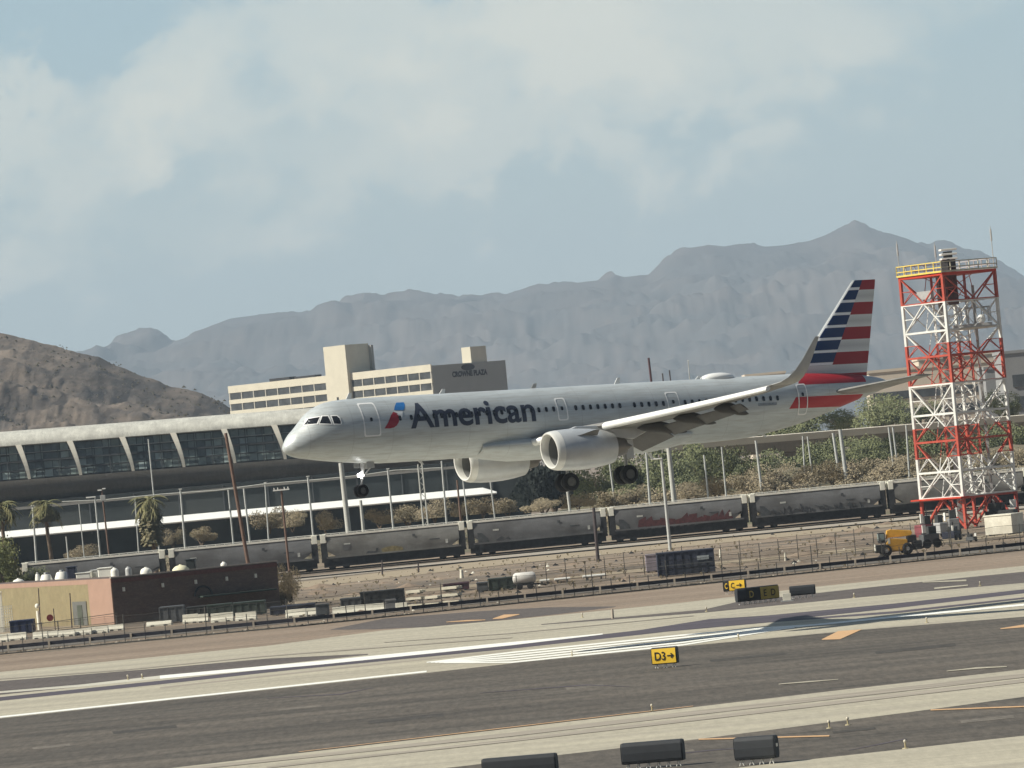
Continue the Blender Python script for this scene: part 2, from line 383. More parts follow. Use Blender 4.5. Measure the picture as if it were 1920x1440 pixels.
FAR = [(-500, 800), (-100, 760), (90, 712), (180, 665), (215, 631), (240, 627), (258, 619), (278, 614), (300, 622), (318, 636), (335, 641), (352, 635), (372, 620), (392, 610), (430, 596), (470, 591), (505, 586), (560, 583), (618, 580), (632, 570), (650, 558), (680, 547), (700, 552), (722, 556), (745, 550), (770, 545), (800, 546), (830, 552), (858, 554), (885, 547), (905, 552), (925, 560), (950, 554), (985, 545), (1050, 531), (1085, 527), (1120, 524), (1148, 513), (1165, 519), (1187, 517), (1215, 515), (1235, 500), (1262, 478), (1285, 466), (1330, 458), (1375, 462), (1430, 461), (1480, 456), (1520, 449), (1540, 442), (1562, 433), (1580, 428), (1592, 424), (1605, 421), (1622, 424), (1640, 431), (1662, 435), (1690, 444), (1730, 462), (1790, 478), (1850, 500), (1920, 540), (2050, 610), (2300, 700)]
mountain('mountain_range', FAR, 13500, 4200, 1400, 3.5, m_mt, 1.0, 900, rows=80, jag=17)
FAR2 = [(1500, 600), (1600, 490), (1700, 452), (1725, 449), (1760, 452), (1785, 458), (1820, 466), (1850, 476), (1880, 492), (1920, 512), (2050, 560), (2300, 640)]
mountain('mountain_range', FAR2, 15000, 1200, 1200, 4, m_mt, 1.0, 900, rows=24, jag=16)
NEAR = [(-700, 700), (-300, 620), (-60, 614), (0, 627), (30, 632), (60, 636), (80, 644), (150, 662), (185, 670), (215, 684), (245, 694), (275, 708), (300, 716), (318, 724), (345, 729), (380, 737), (405, 750), (425, 760), (470, 790), (540, 830), (640, 872)]
mountain('desert_hill', NEAR, 2150, 520, 300, 3.0, m_hill, .62, 80, rows=80, jag=.8)
hill = [o for o in COL.objects if o.name.startswith('desert_hill')][0]
hv = hill.data.vertices; rn_ = random.Random(21); sb = MB()
for _ in range(9000):
    c = hv[rn_.randrange(len(hv))].co
    if c.z < 3: continue
    s_ = .25 + rn_.random() ** 2 * .8; x_, y_, z_ = c.x + rn_.uniform(-3, 3), c.y, c.z
    sb.add([(x_ - s_, y_, z_ - .3), (x_ + s_, y_ + .3, z_ - .3), (x_ + .2 * s_, y_ - .4, z_ - .3), (x_ + rn_.uniform(-.3, .3) * s_, y_, z_ + s_ * .6)], [(0, 2, 3), (2, 1, 3), (1, 0, 3)])
so = sb.build('scrub', mat('dark_hill_scrub', (.075, .065, .045), .95, n=.3, ns=.1)); so['kind'] = 'stuff'; so['label'] = 'small dark desert bushes dotted over the near hill'; so['category'] = 'scrub'
# ------------------------------------------------------------------ haze
hb = MB(); hb.box((0, 8700, 324.0), (7000, 18000, 650))
hm = bpy.data.materials.new('haze'); hm.use_nodes = True; t = hm.node_tree
t.nodes.remove(t.nodes['Principled BSDF'])
pv = N(t, 'ShaderNodeVolumePrincipled'); pv.inputs['Color'].default_value = (.70, .85, 1.0, 1); pv.inputs['Density'].default_value = 6.6e-5
pv.inputs['Anisotropy'].default_value = 0.0
t.links.new(pv.outputs[0], t.nodes['Material Output'].inputs['Volume'])
ho = hb.build('haze', hm); ho['kind'] = 'stuff'; ho['label'] = 'pale blue daytime haze in the air'; ho['category'] = 'haze'

# ------------------------------------------------------------------ the airliner (local x runs aft from the nose, +y starboard, z up)
ST = [0, .04, .15, .5, 1.0, 1.4, 1.8, 2.4, 3.2, 4.3, 5.5, 7, 10, 28, 30, 33.4, 35.5, 37.5, 39.6, 41.8, 43.2, 44.2, 44.51]
TOP = [-.80, -.60, -.40, .06, .50, .90, 1.28, 1.66, 1.93, 2.04, 2.07, 2.07, 2.07, 2.07, 2.07, 2.07, 2.07, 2.07, 2.0, 1.84, 1.62, 1.42, 1.25]
BOT = [-.82, -.96, -1.08, -1.28, -1.43, -1.50, -1.56, -1.65, -1.76, -1.88, -1.98, -2.07, -2.07, -2.07, -2.05, -1.90, -1.58, -1.17, -.60, .06, .45, .78, .98]
WID = [.01, .2, .36, .74, 1.04, 1.23, 1.40, 1.60, 1.77, 1.89, 1.95, 1.975, 1.975, 1.975, 1.975, 1.93, 1.83, 1.62, 1.27, .86, .56, .32, .16]
def cat(xs, ys, x):
    if x <= xs[0]: return ys[0]
    if x >= xs[-1]: return ys[-1]
    i = max(k for k in range(len(xs) - 1) if xs[k] <= x)
    h = xs[i + 1] - xs[i]; t = (x - xs[i]) / h
    def sl(k):
        if k == 0 or k == len(xs) - 1: return (ys[min(k + 1, len(xs) - 1)] - ys[max(k - 1, 0)]) / max(1e-6, xs[min(k + 1, len(xs) - 1)] - xs[max(k - 1, 0)])
        a = (ys[k] - ys[k - 1]) / (xs[k] - xs[k - 1]); b = (ys[k + 1] - ys[k]) / (xs[k + 1] - xs[k])
        return 0 if a * b <= 0 else 2 * a * b / (a + b)
    a, b = sl(i) * h, sl(i + 1) * h
    return (2 * t**3 - 3 * t * t + 1) * ys[i] + (t**3 - 2 * t * t + t) * a + (-2 * t**3 + 3 * t * t) * ys[i + 1] + (t**3 - t * t) * b
def sect(x):
    a, b = cat(ST, TOP, x), cat(ST, BOT, x); return (a + b) / 2, (a - b) / 2, cat(ST, WID, x)
def side_y(x, z, off=.012):
    zc, a, wv = sect(x); q = max(-.9995, min(.9995, (z - zc) / a))
    return -(wv + off) * math.sqrt(1 - q * q) - off * .3

def fuselage_material():
    m = bpy.data.materials.new('silver_fuselage_paint'); m.use_nodes = True; t = m.node_tree; b = t.nodes['Principled BSDF']
    tc = N(t, 'ShaderNodeTexCoord'); sp = N(t, 'ShaderNodeSeparateXYZ'); t.links.new(tc.outputs['Object'], sp.inputs[0])
    x, z = sp.outputs[0], sp.outputs[2]
    no = N(t, 'ShaderNodeTexNoise'); mp = N(t, 'ShaderNodeMapping'); t.links.new(tc.outputs['Object'], mp.inputs[0]); mp.inputs['Scale'].default_value = (.35, 1, 1.4)
    t.links.new(mp.outputs[0], no.inputs[0]); no.inputs['Scale'].default_value = 2.2; no.inputs['Detail'].default_value = 9
    base = ramp(t, no.outputs[0], [(.3, (.49, .525, .525)), (.7, (.57, .605, .605))])
    dn = N(t, 'ShaderNodeTexNoise'); mq = N(t, 'ShaderNodeMapping'); t.links.new(tc.outputs['Object'], mq.inputs[0]); mq.inputs['Scale'].default_value = (.25, 1, 3)
    t.links.new(mq.outputs[0], dn.inputs[0]); dn.inputs['Scale'].default_value = 3; dn.inputs['Detail'].default_value = 8
    dm = math_(t, 'MULTIPLY', ramp(t, dn.outputs[0], [(.45, (0, 0, 0)), (.75, (1, 1, 1))]), .45)
    base = mixc(t, dm, base, (.34, .32, .29))            # grime
    seam = math_(t, 'LESS_THAN', math_(t, 'ABSOLUTE', math_(t, 'SUBTRACT', math_(t, 'FRACT', math_(t, 'DIVIDE', x, 2.7)), .5)), .006)
    base = mixc(t, math_(t, 'MULTIPLY', math_(t, 'MAXIMUM', seam, math_(t, 'LESS_THAN', math_(t, 'ABSOLUTE', math_(t, 'SUBTRACT', math_(t, 'FRACT', math_(t, 'DIVIDE', z, 1.02)), .5)), .012)), .42), base, (.3, .3, .3))
    def gt(a, v): return math_(t, 'GREATER_THAN', a, v)
    def lt(a, v): return math_(t, 'LESS_THAN', a, v)
    edge = math_(t, 'SUBTRACT', x, math_(t, 'MULTIPLY', z, .78))
    s1 = math_(t, 'MULTIPLY', math_(t, 'MULTIPLY', gt(z, 1.24), gt(edge, 35.75)), lt(x, 42.45))
    s2 = math_(t, 'MULTIPLY', math_(t, 'MULTIPLY', math_(t, 'MULTIPLY', gt(z, -.27), lt(z, .46)), gt(edge, 35.95)), lt(math_(t, 'ADD', x, math_(t, 'MULTIPLY', z, -.55)), 41.95))
    red = math_(t, 'MAXIMUM', s1, s2)
    c = mixc(t, red, base, (.40, .02, .03)); t.links.new(c, b.inputs['Base Color'])
    b.inputs['Metallic'].default_value = .2; b.inputs['Roughness'].default_value = .45; b.inputs['Specular IOR Level'].default_value = .6
    return m
def fin_material():
    m = bpy.data.materials.new('striped_tail_paint'); m.use_nodes = True; t = m.node_tree; b = t.nodes['Principled BSDF']
    tc = N(t, 'ShaderNodeTexCoord'); sp = N(t, 'ShaderNodeSeparateXYZ'); t.links.new(tc.outputs['Object'], sp.inputs[0])
    x, z = sp.outputs[0], sp.outputs[2]
    tt = math_(t, 'DIVIDE', math_(t, 'SUBTRACT', 8.13, z), .803)           # stripe number from the tip
    k = math_(t, 'FLOOR', tt); fr = math_(t, 'FRACT', tt)
    odd = math_(t, 'GREATER_THAN', math_(t, 'MODULO', k, 2), .5)
    silver = ramp(t, fr, [(0, (.66, .68, .68)), (.5, (.50, .52, .53)), (1, (.70, .72, .72))])
    right = mixc(t, odd, (.30, .018, .028), silver)
    thin = math_(t, 'GREATER_THAN', fr, .78)
    left = mixc(t, thin, (.007, .03, .115), (.80, .82, .84))
    div = math_(t, 'MULTIPLY_ADD', math_(t, 'SUBTRACT', z, 2.6), .54, 40.32)
    isr = math_(t, 'GREATER_THAN', x, div)
    c = mixc(t, isr, left, right)
    low = math_(t, 'LESS_THAN', z, 2.50)
    lowc = mixc(t, math_(t, 'LESS_THAN', z, 1.92), silver, (.36, .02, .03))
    c = mixc(t, low, c, lowc)
    le = math_(t, 'LESS_THAN', math_(t, 'SUBTRACT', x, math_(t, 'MULTIPLY_ADD', math_(t, 'SUBTRACT', z, 4.51), .857, 39.5)), .17)
    le = math_(t, 'MULTIPLY', le, math_(t, 'GREATER_THAN', z, 2.3))
    c = mixc(t, le, c, (.80, .82, .82)); t.links.new(c, b.inputs['Base Color'])
    b.inputs['Roughness'].default_value = .35; return m
M_FUS = fuselage_material(); M_FIN = fin_material()
m_whitep = mat('white_aircraft_paint', (.80, .80, .77), .35, n=.04, spec=.5)
m_lip = mat('polished_inlet_lip', (.78, .77, .72), .28, metal=.2, n=.03, spec=.6)
m_nac = mat('nacelle_paint', (.55, .565, .57), .34, metal=.25, n=.08, ns=1.5, spec=.55)
m_wing = mat('wing_grey_paint', (.27, .265, .25), .45, n=.14, ns=1.2, spec=.4, col2=(.20, .19, .18))
m_slat = mat('bare_slat_metal', (.86, .86, .82), .35, n=.03, metal=.1)
m_dark = mat('dark_recess', (.035, .035, .038), .7, n=.2)
m_fan = mat('fan_titanium', (.10, .10, .10), .4, metal=.6, n=.1)
m_rubber = mat('tyre_rubber', (.018, .018, .02), .75, n=.2)
m_hub = mat('wheel_hub_metal', (.12, .12, .115), .5, metal=.3, n=.1)
m_strut = mat('gear_strut_paint', (.42, .42, .41), .5, n=.15)
m_glass = mat('cabin_window_glass', (.015, .016, .02), .15, n=0, spec=.8)
m_letter = mat('dark_slate_lettering', (.045, .055, .085), .45, n=.1)
m_flap = mat('dark_flap_grey', (.10, .096, .09), .5, n=.2, ns=1.5)  # flaps in one dark grey
m_track = mat('flap_track_fairing_paint', (.085, .083, .08), .5, n=.15)
m_exh = mat('hot_exhaust_metal', (.22, .205, .19), .45, metal=.6, n=.15)
m_titan = mat('sooty_metal', (.12, .115, .11), .6, n=.2)

yaw, pit, bank = R(28.9), R(1.6), R(-1.4)
AX = Vector((math.cos(yaw) * math.cos(pit), math.sin(yaw) * math.cos(pit), -math.sin(pit)))
AY = Vector((0, 0, 1)).cross(AX).normalized(); AZ = AX.cross(AY)
AY = AY * math.cos(bank) + AZ * math.sin(bank); AZ = AX.cross(AY)
plane = thing('airliner', 'silver twin engine passenger jet flying low with its wheels down', 'airliner', W(528.9, 817.6, 345.94))
mw = Matrix.Identity(4)
for i in range(3): mw[i][0] = AX[i]; mw[i][1] = AY[i]; mw[i][2] = AZ[i]; mw[i][3] = plane.location[i]
plane.matrix_world = mw

xs = []
x = 0
while x < 44.51:
    xs.append(x); x += .04 if x < .2 else (.12 if x < 3 else (.3 if x < 7 else (.6 if x < 28 else .35)))
xs.append(44.51)
b = MB(); rings = []
for x in xs:
    zc, a, wv = sect(x)
    rings.append([(x, -wv * math.cos(2 * math.pi * i / 72), zc + a * math.sin(2 * math.pi * i / 72)) for i in range(72)])
b.loft(rings); fus = b.build('fuselage', M_FUS, plane, smooth=True)
# wing-to-body fairing
b = MB(); rings = []
for i in range(41):
    x = 13.2 + 15.3 * i / 40; u = i / 40; e = min(1, math.sin(math.pi * min(1, u * 1.0)) * 1.9) ** .7 if 0 < u < 1 else 0
    zb = -2.0 - .46 * e; hw = 1.55 + .62 * e
    rings.append([(x, hw * math.cos(q), -1.45 + (abs(zb) - 1.45) * (math.sin(q)) * (1 if math.sin(q) < 0 else .5)) for q in [2 * math.pi * k / 36 for k in range(36)]])
b.loft(rings); b.build('belly_fairing', M_FUS, plane, smooth=True)

def decal_mesh(polys, cut=.22):
    bm = bmesh.new()
    for P in polys:
        vs = [bm.verts.new((x, 0, z)) for x, z in P]
        try: bm.faces.new(vs)
        except Exception: pass
    bmesh.ops.triangulate(bm, faces=bm.faces[:])
    return bm
def wrap(bm, name, m, parent, off=.014, cut=.22):
    xs_ = [v.co.x for v in bm.verts]; zs_ = [v.co.z for v in bm.verts]
    z = math.floor(min(zs_) / cut) * cut + cut
    while z < max(zs_):
        bmesh.ops.bisect_plane(bm, geom=bm.verts[:] + bm.edges[:] + bm.faces[:], plane_co=(0, 0, z), plane_no=(0, 0, 1)); z += cut
    if min(xs_) < 7.5 or max(xs_) > 29:
        x = min(xs_) + cut
        while x < max(xs_):
            bmesh.ops.bisect_plane(bm, geom=bm.verts[:] + bm.edges[:] + bm.faces[:], plane_co=(x, 0, 0), plane_no=(1, 0, 0)); x += cut
    for v in bm.verts: v.co.y = side_y(v.co.x, v.co.z, off)
    me = bpy.data.meshes.new(name); bm.to_mesh(me); bm.free(); me.materials.append(m)
    o = bpy.data.objects.new(name, me); COL.objects.link(o); o.parent = parent; return o
def ring_polys(P, t):                              # frame of quads just outside polygon P
    n = len(P); cx = sum(p[0] for p in P) / n; cz = sum(p[1] for p in P) / n; out = []
    Q = []
    for x, z in P:
        dx, dz = x - cx, z - cz; Q.append((x + (t if dx > 0 else -t), z + (t if dz > 0 else -t)))
    for i in range(n):
        j = (i + 1) % n; out.append([P[i], P[j], Q[j], Q[i]])
    return out
def rrect(x0, x1, z0, z1, r=.12, sl=0.0):
    pts = []
    for cx, cz, a in ((x1 - r, z1 - r, 0), (x0 + r, z1 - r, 90), (x0 + r, z0 + r, 180), (x1 - r, z0 + r, 270)):
        for k in range(4): q = R(a + 30 * k); pts.append((cx + r * math.cos(q) + sl * (cz - z0), cz + r * math.sin(q)))
    return pts
m_frame = mat('white_door_outline', (.85, .85, .83), .5, n=.03)
for i, (x0, x1, z0, z1, t_) in enumerate(((4.82, 5.80, -.36, 1.62, .09), (18.58, 19.16, -.08, 1.22, .085), (26.66, 27.42, -.05, 1.20, .08), (36.58, 37.20, -.62, 1.25, .08))):
    o = wrap(decal_mesh(ring_polys(rrect(x0, x1, z0, z1), t_)), 'cabin_door', m_frame, plane)
    wn = wrap(decal_mesh([rrect((x0 + x1) / 2 - .09, (x0 + x1) / 2 + .09, .5, .74, .06)]), 'door_window', m_glass, o, off=.02)
wx_ = [7.30] + [8.1 + .535 * k for k in range(0, 54)]
nwin = 0
for x in wx_:
    if any(a - .25 < x < b_ + .25 for a, b_ in ((18.58, 19.16), (26.66, 27.42))) or x > 35.3: continue
    if abs(x - 23.6) < .3: continue
    zc = .60 - .0085 * max(0, x - 20)
    wrap(decal_mesh([rrect(x - .10, x + .10, zc - .165, zc + .165, .08)]), 'cabin_window', m_glass, plane, off=.022); nwin += 1
# cockpit glazing
WS = [[(1.25, 0.59), (1.59, 0.94), (2.12, 0.99), (1.83, 0.59)], [(1.97, 0.58), (2.27, 1.02), (2.57, 1.0), (2.65, 0.5)], [(2.81, 0.5), (2.78, 0.99), (3.09, 0.97), (3.22, 0.81), (3.25, 0.58), (3.21, 0.46)]]
for P in WS:
    f_ = wrap(decal_mesh([[(p[0], p[1]) for p in P]]), 'cockpit_window', m_glass, plane, off=.02, cut=.12)
    wrap(decal_mesh(ring_polys(P, .055)), 'window_frame', m_frame, f_, off=.018, cut=.12)
# starboard glazing (mirrored)
for o in [o for o in COL.objects if o.name.startswith('cockpit_window')]:
    me = o.data.copy()
    for v in me.vertices: v.co.y *= -1
    q = bpy.data.objects.new('cockpit_window', me); COL.objects.link(q); q.parent = plane
# lettering and emblem
me, (a, b_, c_, d_) = text_mesh2d('American', .022, 1.0)
bm = bmesh.new(); bm.from_mesh(me); cap = None
for v in bm.verts:
    v.co = Vector((7.98 + (v.co.x - a) / (b_ - a) * 8.92, 0, -.06 + v.co.y / d_ * 1.56))
wrap(bm, 'airline_lettering', m_letter, plane, off=.012)
blue = mat('emblem_blue', (.03, .17, .45), .45, n=.05); redm = mat('emblem_red', (.36, .03, .05), .45, n=.05); wht = mat('emblem_white', (.78, .80, .80), .45, n=.03)
wrap(decal_mesh([[(7.05, 1.12), (7.22, 1.38), (7.46, 1.60), (7.98, 1.60), (7.95, 1.42), (7.80, 1.18), (7.66, 1.08)]]), 'emblem_upper', blue, plane)
wrap(decal_mesh([[(6.12, .0), (6.40, .33), (6.72, .80), (6.95, 1.02), (7.2, .92), (7.28, .66), (7.18, .36), (7.0, .15), (6.8, .03), (6.5, -.02)]]), 'emblem_lower', redm, plane)
wrap(decal_mesh([[(6.98, 1.05), (7.62, 1.02), (7.50, .72), (7.38, .55), (7.30, .70), (7.20, .94)]]), 'emblem_beak', wht, plane)
# registration block
wrap(decal_mesh([rrect(33.3, 34.75, .02, .20, .03)]), 'registration_marking', mat('faint_grey_marking', (.25, .28, .31), .5, n=.3, ns=8), plane)

def airfoil(le, chord, th, up=(0, 0, 1), droop=0.0, n=11):
    up = Vector(up).normalized(); le = Vector(le); pts = []
    def prof(s): return 5 * th * (.2969 * math.sqrt(s) - .126 * s - .3516 * s * s + .2843 * s**3 - .1036 * s**4)
    ss = [(1 - math.cos(math.pi * k / (n - 1))) / 2 for k in range(n)]
    for s in reversed(ss): pts.append(le + Vector((1, 0, 0)) * chord * s + up * chord * (prof(s) - droop * s * s))
    for s in ss[1:-1]: pts.append(le + Vector((1, 0, 0)) * chord * s + up * chord * (-prof(s) * .8 - droop * s * s))
    return pts
def wing(side):
    sg = -1 if side == 'port' else 1
    secs = [((15.9, 1.2, -1.42), 7.6, .15), ((16.6, 1.95, -1.32), 6.9, .15), ((19.25, 6.4, -.78), 4.35, .125), ((21.6, 10.4, -.32), 3.2, .115), ((23.9, 14.3, .18), 2.25, .11), ((25.35, 16.75, .58), 1.62, .11)]
    w_ = MB(); w_.loft([airfoil((x, sg * y, z), c, t) for (x, y, z), c, t in secs])
    wo = w_.build('wing', m_wing, plane, smooth=True)
    s_ = MB(); tips = [((25.35, 16.75, .58), 1.62, (0, 0, 1)), ((25.75, 17.15, .70), 1.35, (0, -sg * .35, 1)), ((26.15, 17.45, .95), 1.12, (0, -sg * .9, .9)), ((26.6, 17.66, 1.4), .90, (0, -sg * 1, .35)), ((27.1, 17.80, 2.05), .68, (0, -sg, .15)), ((27.6, 17.92, 2.8), .48, (0, -sg, .12)), ((28.0, 17.98, 3.34), .30, (0, -sg, .1))]
    s_.loft([airfoil((x, sg * y, z), c, .10, u) for (x, y, z), c, u in tips]); s_.build('sharklet', mat('pale_winglet_paint', (.50, .50, .48), .45, n=.08), wo, smooth=True)
    for (y0, y1) in ((6.55, 16.55),):
        l_ = MB(); rr = []
        for k in range(9):
            y = y0 + (y1 - y0) * k / 8; x = 19.25 + (y - 6.4) * (6.1 / 10.35); z = -.78 + (y - 6.4) * .1245 + .03 * math.sin((y - 6.4) / 10.3 * 3.14) * -1
            cr = .62 - .022 * (y - 6.4)
            rr.append([(x - .34 * cr / .6 + cr * (.5 - .5 * math.cos(q)) * .92, sg * y, z - .10 + .235 * cr / .6 * math.sin(q) - .06 * math.cos(q)) for q in [2 * math.pi * j / 14 for j in range(14)]])
        l_.loft(rr); l_.build('slat', m_slat, wo, smooth=True)
    l_ = MB(); rr = []
    for k in range(6):
        y = 2.1 + (4.9 - 2.1) * k / 5; x = 16.6 + (y - 1.95) * .5955; z = -1.32 + (y - 1.95) * .121
        rr.append([(x - .38 + .62 * (.5 - .5 * math.cos(q)), sg * y, z - .12 + .24 * math.sin(q)) for q in [2 * math.pi * j / 14 for j in range(14)]])
    l_.loft(rr); l_.build('slat', m_slat, wo, smooth=True)
    for (ya, yb, xa, xb, ca, cb) in ((2.2, 6.3, 23.0, 23.25, 1.55, 1.25), (6.6, 13.2, 23.2, 25.1, 1.15, .75)):   # flaps hanging behind the trailing edge
        f_ = MB(); za = -1.62 + (ya - 2) * .12; zb = -1.62 + (yb - 2) * .12; rr = []
        for k in range(5):
            t_ = k / 4; c = ca + (cb - ca) * t_; x = xa + (xb - xa) * t_; y = ya + (yb - ya) * t_; z = za + (zb - za) * t_
            a_ = R(-33); pf = []
            for p in airfoil((0, 0, 0), c, .14): pf.append((x + p.x * math.cos(a_) - p.z * math.sin(a_) * -1 * -1, sg * y, z + p.x * math.sin(a_) + p.z * math.cos(a_)))
            rr.append(pf)
        f_.loft(rr); f_.build('flap', m_flap, wo, smooth=True)
    for y, ln in ((6.7, 3.6), (9.4, 3.1), (12.2, 2.5)):                       # canoe fairings
        x0 = 16.6 + (y - 1.95) * .5955 + {6.7: 2.0, 9.4: 1.45, 12.2: 1.1}[y]; z0 = -1.62 + (y - 1.95) * .12 + .02
        c_ = MB(); rr = []
        for k in range(13):
            u = k / 12; r_ = .30 * math.sin(math.pi * min(1, u * 1.02)) ** .55 if 0 < u < 1 else .02
            xx = x0 + ln * u; zz = z0 - .10 - (.55 * max(0, u - .45) ** 1.2 * 1.6)
            rr.append([(xx, sg * y + .62 * r_ * math.cos(q), zz + r_ * 1.15 * math.sin(q)) for q in [2 * math.pi * j / 12 for j in range(12)]])
        c_.loft(rr); c_.build('flap_track_fairing', m_track, wo, smooth=True)
    return wo
wing('port'); wing('starboard')
def engine(sg):
    cy, cz = sg * 5.75, -2.18
    e = MB()
    prof = [(15.62, 1.06), (15.56, 1.10), (15.60, 1.15), (15.75, 1.20), (16.1, 1.255), (16.8, 1.30), (17.6, 1.305), (18.4, 1.26), (19.2, 1.16), (19.95, 1.01), (19.96, .98), (19.4, 1.0)]
    rings = []
    for x, r in prof:
        k = max(0, (16.6 - x) / 1.0) * .10
        rings.append([(x + .12 * math.sin(q) * -1 * max(0, (16.4 - x) / .8) + 0, cy + r * math.cos(q), cz + r * math.sin(q) * 1.0 + .0) for q in [2 * math.pi * j / 48 for j in range(48)]])
    e.loft(rings, cap=False); eo = e.build('engine', m_nac, plane, smooth=True)
    l_ = MB(); rings = []
    for x, r in [(16.05, 1.252), (15.75, 1.203), (15.60, 1.153), (15.545, 1.10), (15.56, 1.03), (15.75, .97), (16.05, .955)]:
        rings.append([(x - .002 - .12 * math.sin(q) * max(0, (16.4 - x) / .8), cy + (r + .004) * math.cos(q), cz + (r + .004) * math.sin(q)) for q in [2 * math.pi * j / 48 for j in range(48)]])
    l_.loft(rings, cap=False); l_.build('inlet_lip', m_lip, eo, smooth=True)
    d = MB(); d.revolve([(16.04, .955), (16.5, .96), (16.95, .98)], (0, cy, cz)); d.build('inlet_duct', mat('acoustic_liner', (.22, .22, .215), .7, n=.1), eo, smooth=True)
    d = MB(); d.revolve([(16.96, .98), (16.97, .02)], (0, cy, cz))
    for k in range(20):
        q = 2 * math.pi * k / 20; q2 = q + .20
        d.add([(16.72, cy + .25 * math.cos(q), cz + .25 * math.sin(q)), (16.92, cy + .25 * math.cos(q2), cz + .25 * math.sin(q2)),
               (16.90, cy + .95 * math.cos(q2 + .1), cz + .95 * math.sin(q2 + .1)), (16.62, cy + .95 * math.cos(q - .06), cz + .95 * math.sin(q - .06))], [(0, 1, 2, 3)])
    d.build('fan', m_fan, eo)
    d = MB(); d.revolve([(16.25, .01), (16.35, .10), (16.5, .19), (16.75, .28)], (0, cy, cz), n=24); d.build('spinner', m_fan, eo, smooth=True)
    d = MB(); d.revolve([(19.3, .80), (20.0, .72), (20.7, .55), (20.95, .50), (20.9, .46)], (0, cy, cz), n=32); d.revolve([(20.5, .40), (21.1, .25), (21.5, .04)], (0, cy, cz), n=24); d.build('exhaust_nozzle', m_exh, eo, smooth=True)
    d = MB(); d.prism([(16.9, cz + 1.22), (17.5, cz + 1.42), (18.9, -.78), (21.5, -.85), (23.0, -1.15), (21.6, -1.75), (20.3, cz + .55), (19.0, cz + .9)], cy - .2, cy + .2); d.build('pylon', m_nac, eo, bevel=.05)
    for s2 in (-1, 1):
        d = MB()
        yy, zz = cy + s2 * 1.02, cz + .76
        d.add([(17.0, yy, zz), (18.5, yy, zz), (18.5, yy + s2 * .32, zz + .34), (18.1, yy + s2 * .30, zz + .32), (18.5, yy, zz + .03), (17.0, yy, zz + .03)], [(0, 1, 2, 3), (0, 3, 2, 4, 5)])
        d.build('nacelle_strake', m_wing, eo)
engine(-1); engine(1)
# tail
b = MB()
def fin_sec(z, th=.10):
    le = 39.5 + (z - 4.51) * .857; te = 42.96 + (z - 1.66) * .206; return airfoil((le, 0, z), te - le, th, (0, 1, 0))
b.loft([fin_sec(z) for z in (1.5, 2.6, 4, 5.5, 7, 7.8)] + [[Vector((p.x * .985 + .65, p.y * .6, 7.97)) for p in fin_sec(7.97)]])
fo = b.build('tail_fin', M_FIN, plane, smooth=True)
b = MB(); b.loft([[(36.8, 0, 2.0), (36.8, .02, 2.0), (36.8, 0, 2.06)], [(37.6, -.10, 2.02), (37.6, .10, 2.02), (37.6, 0, 2.35)], [(38.4, -.2, 2.02), (38.4, .2, 2.02), (38.4, 0, 3.0)]]); b.build('dorsal_fillet', mat('silver_fin_root', (.6, .62, .62), .35), plane)
for sg in (-1, 1):
    b = MB(); b.loft([airfoil((39.05, sg * .5, .62), 4.3, .11), airfoil((39.75, sg * 1.3, .70), 3.7, .11), airfoil((42.7, sg * 6.2, 1.20), 1.45, .10)])
    b.build('tailplane', m_wing, plane, smooth=True)
b = MB(); b.tube((44.3, 0, 1.12), (44.75, 0, 1.16), .17, .14, 14); b.build('tail_exhaust', m_titan, plane, smooth=True)
# landing gear
def wheel(parent, x, y, z, r, wd):
    t_ = MB(); pr = [(-wd / 2, r * .55), (-wd / 2, r * .82), (-wd * .38, r * .95), (-wd * .15, r), (wd * .15, r), (wd * .38, r * .95), (wd / 2, r * .82), (wd / 2, r * .55)]
    t_.revolve([(a, q) for a, q in pr], (x, y, z), n=30, axis='y'); o = t_.build('wheel', m_rubber, parent, smooth=True)
    h = MB()
    for s2 in (-1, 1):
        h.tube((x, y + s2 * (wd / 2 - .06), z), (x, y + s2 * (wd / 2 - .03), z), r * .56, r * .50, 22)
        h.revolve([(s2 * (wd / 2 - .03), r * .50), (s2 * (wd / 2 - .01), r * .47), (s2 * (wd / 2 - .12), r * .36), (s2 * (wd / 2 - .02), r * .12)], (x, y, z), n=22, axis='y')
    h.build('hub', m_hub, o, smooth=True)
for sg in (-1, 1):
    g = MB(); g.tube((22.3, sg * 3.8, -1.5), (22.12, sg * 3.8, -2.9), .17, .16, 12).tube((22.12, sg * 3.8, -2.9), (22.0, sg * 3.8, -3.95), .10, .10, 10)
    g.tube((22.0, sg * 3.30, -3.9), (22.0, sg * 4.3, -3.9), .09, .09, 10).tube((22.15, sg * 3.75, -2.7), (22.2, sg * 2.2, -1.7), .07, .07, 8).tube((22.3, sg * 3.8, -3.0), (22.55, sg * 3.8, -3.4), .04, .04, 6).tube((22.55, sg * 3.8, -3.4), (22.1, sg * 3.8, -3.85), .04, .04, 6)
    go = g.build('main_landing_gear', m_strut, plane, smooth=True)
    for yy in (3.34, 4.26): wheel(go, 22.0, sg * yy, -3.9, .60, .42)
    dr = MB(); dr.box((22.3, sg * 4.06, -2.3), (.55, .05, 1.2)); dr.build('gear_door', m_nac, go, bevel=.05)
g = MB(); g.tube((5.55, 0, -1.8), (5.28, 0, -3.0), .11, .10, 10).tube((5.28, 0, -3.0), (5.16, 0, -3.7), .065, .065, 8).tube((5.16, -.32, -3.7), (5.16, .32, -3.7), .06, .06, 8).tube((5.3, 0, -2.9), (6.3, 0, -1.95), .05, .05, 6).box((5.35, 0, -2.75), (.12, .7, .12))
ng = g.build('nose_landing_gear', m_strut, plane, smooth=True)
for yy in (-.25, .25): wheel(ng, 5.16, yy, -3.7, .40, .22)
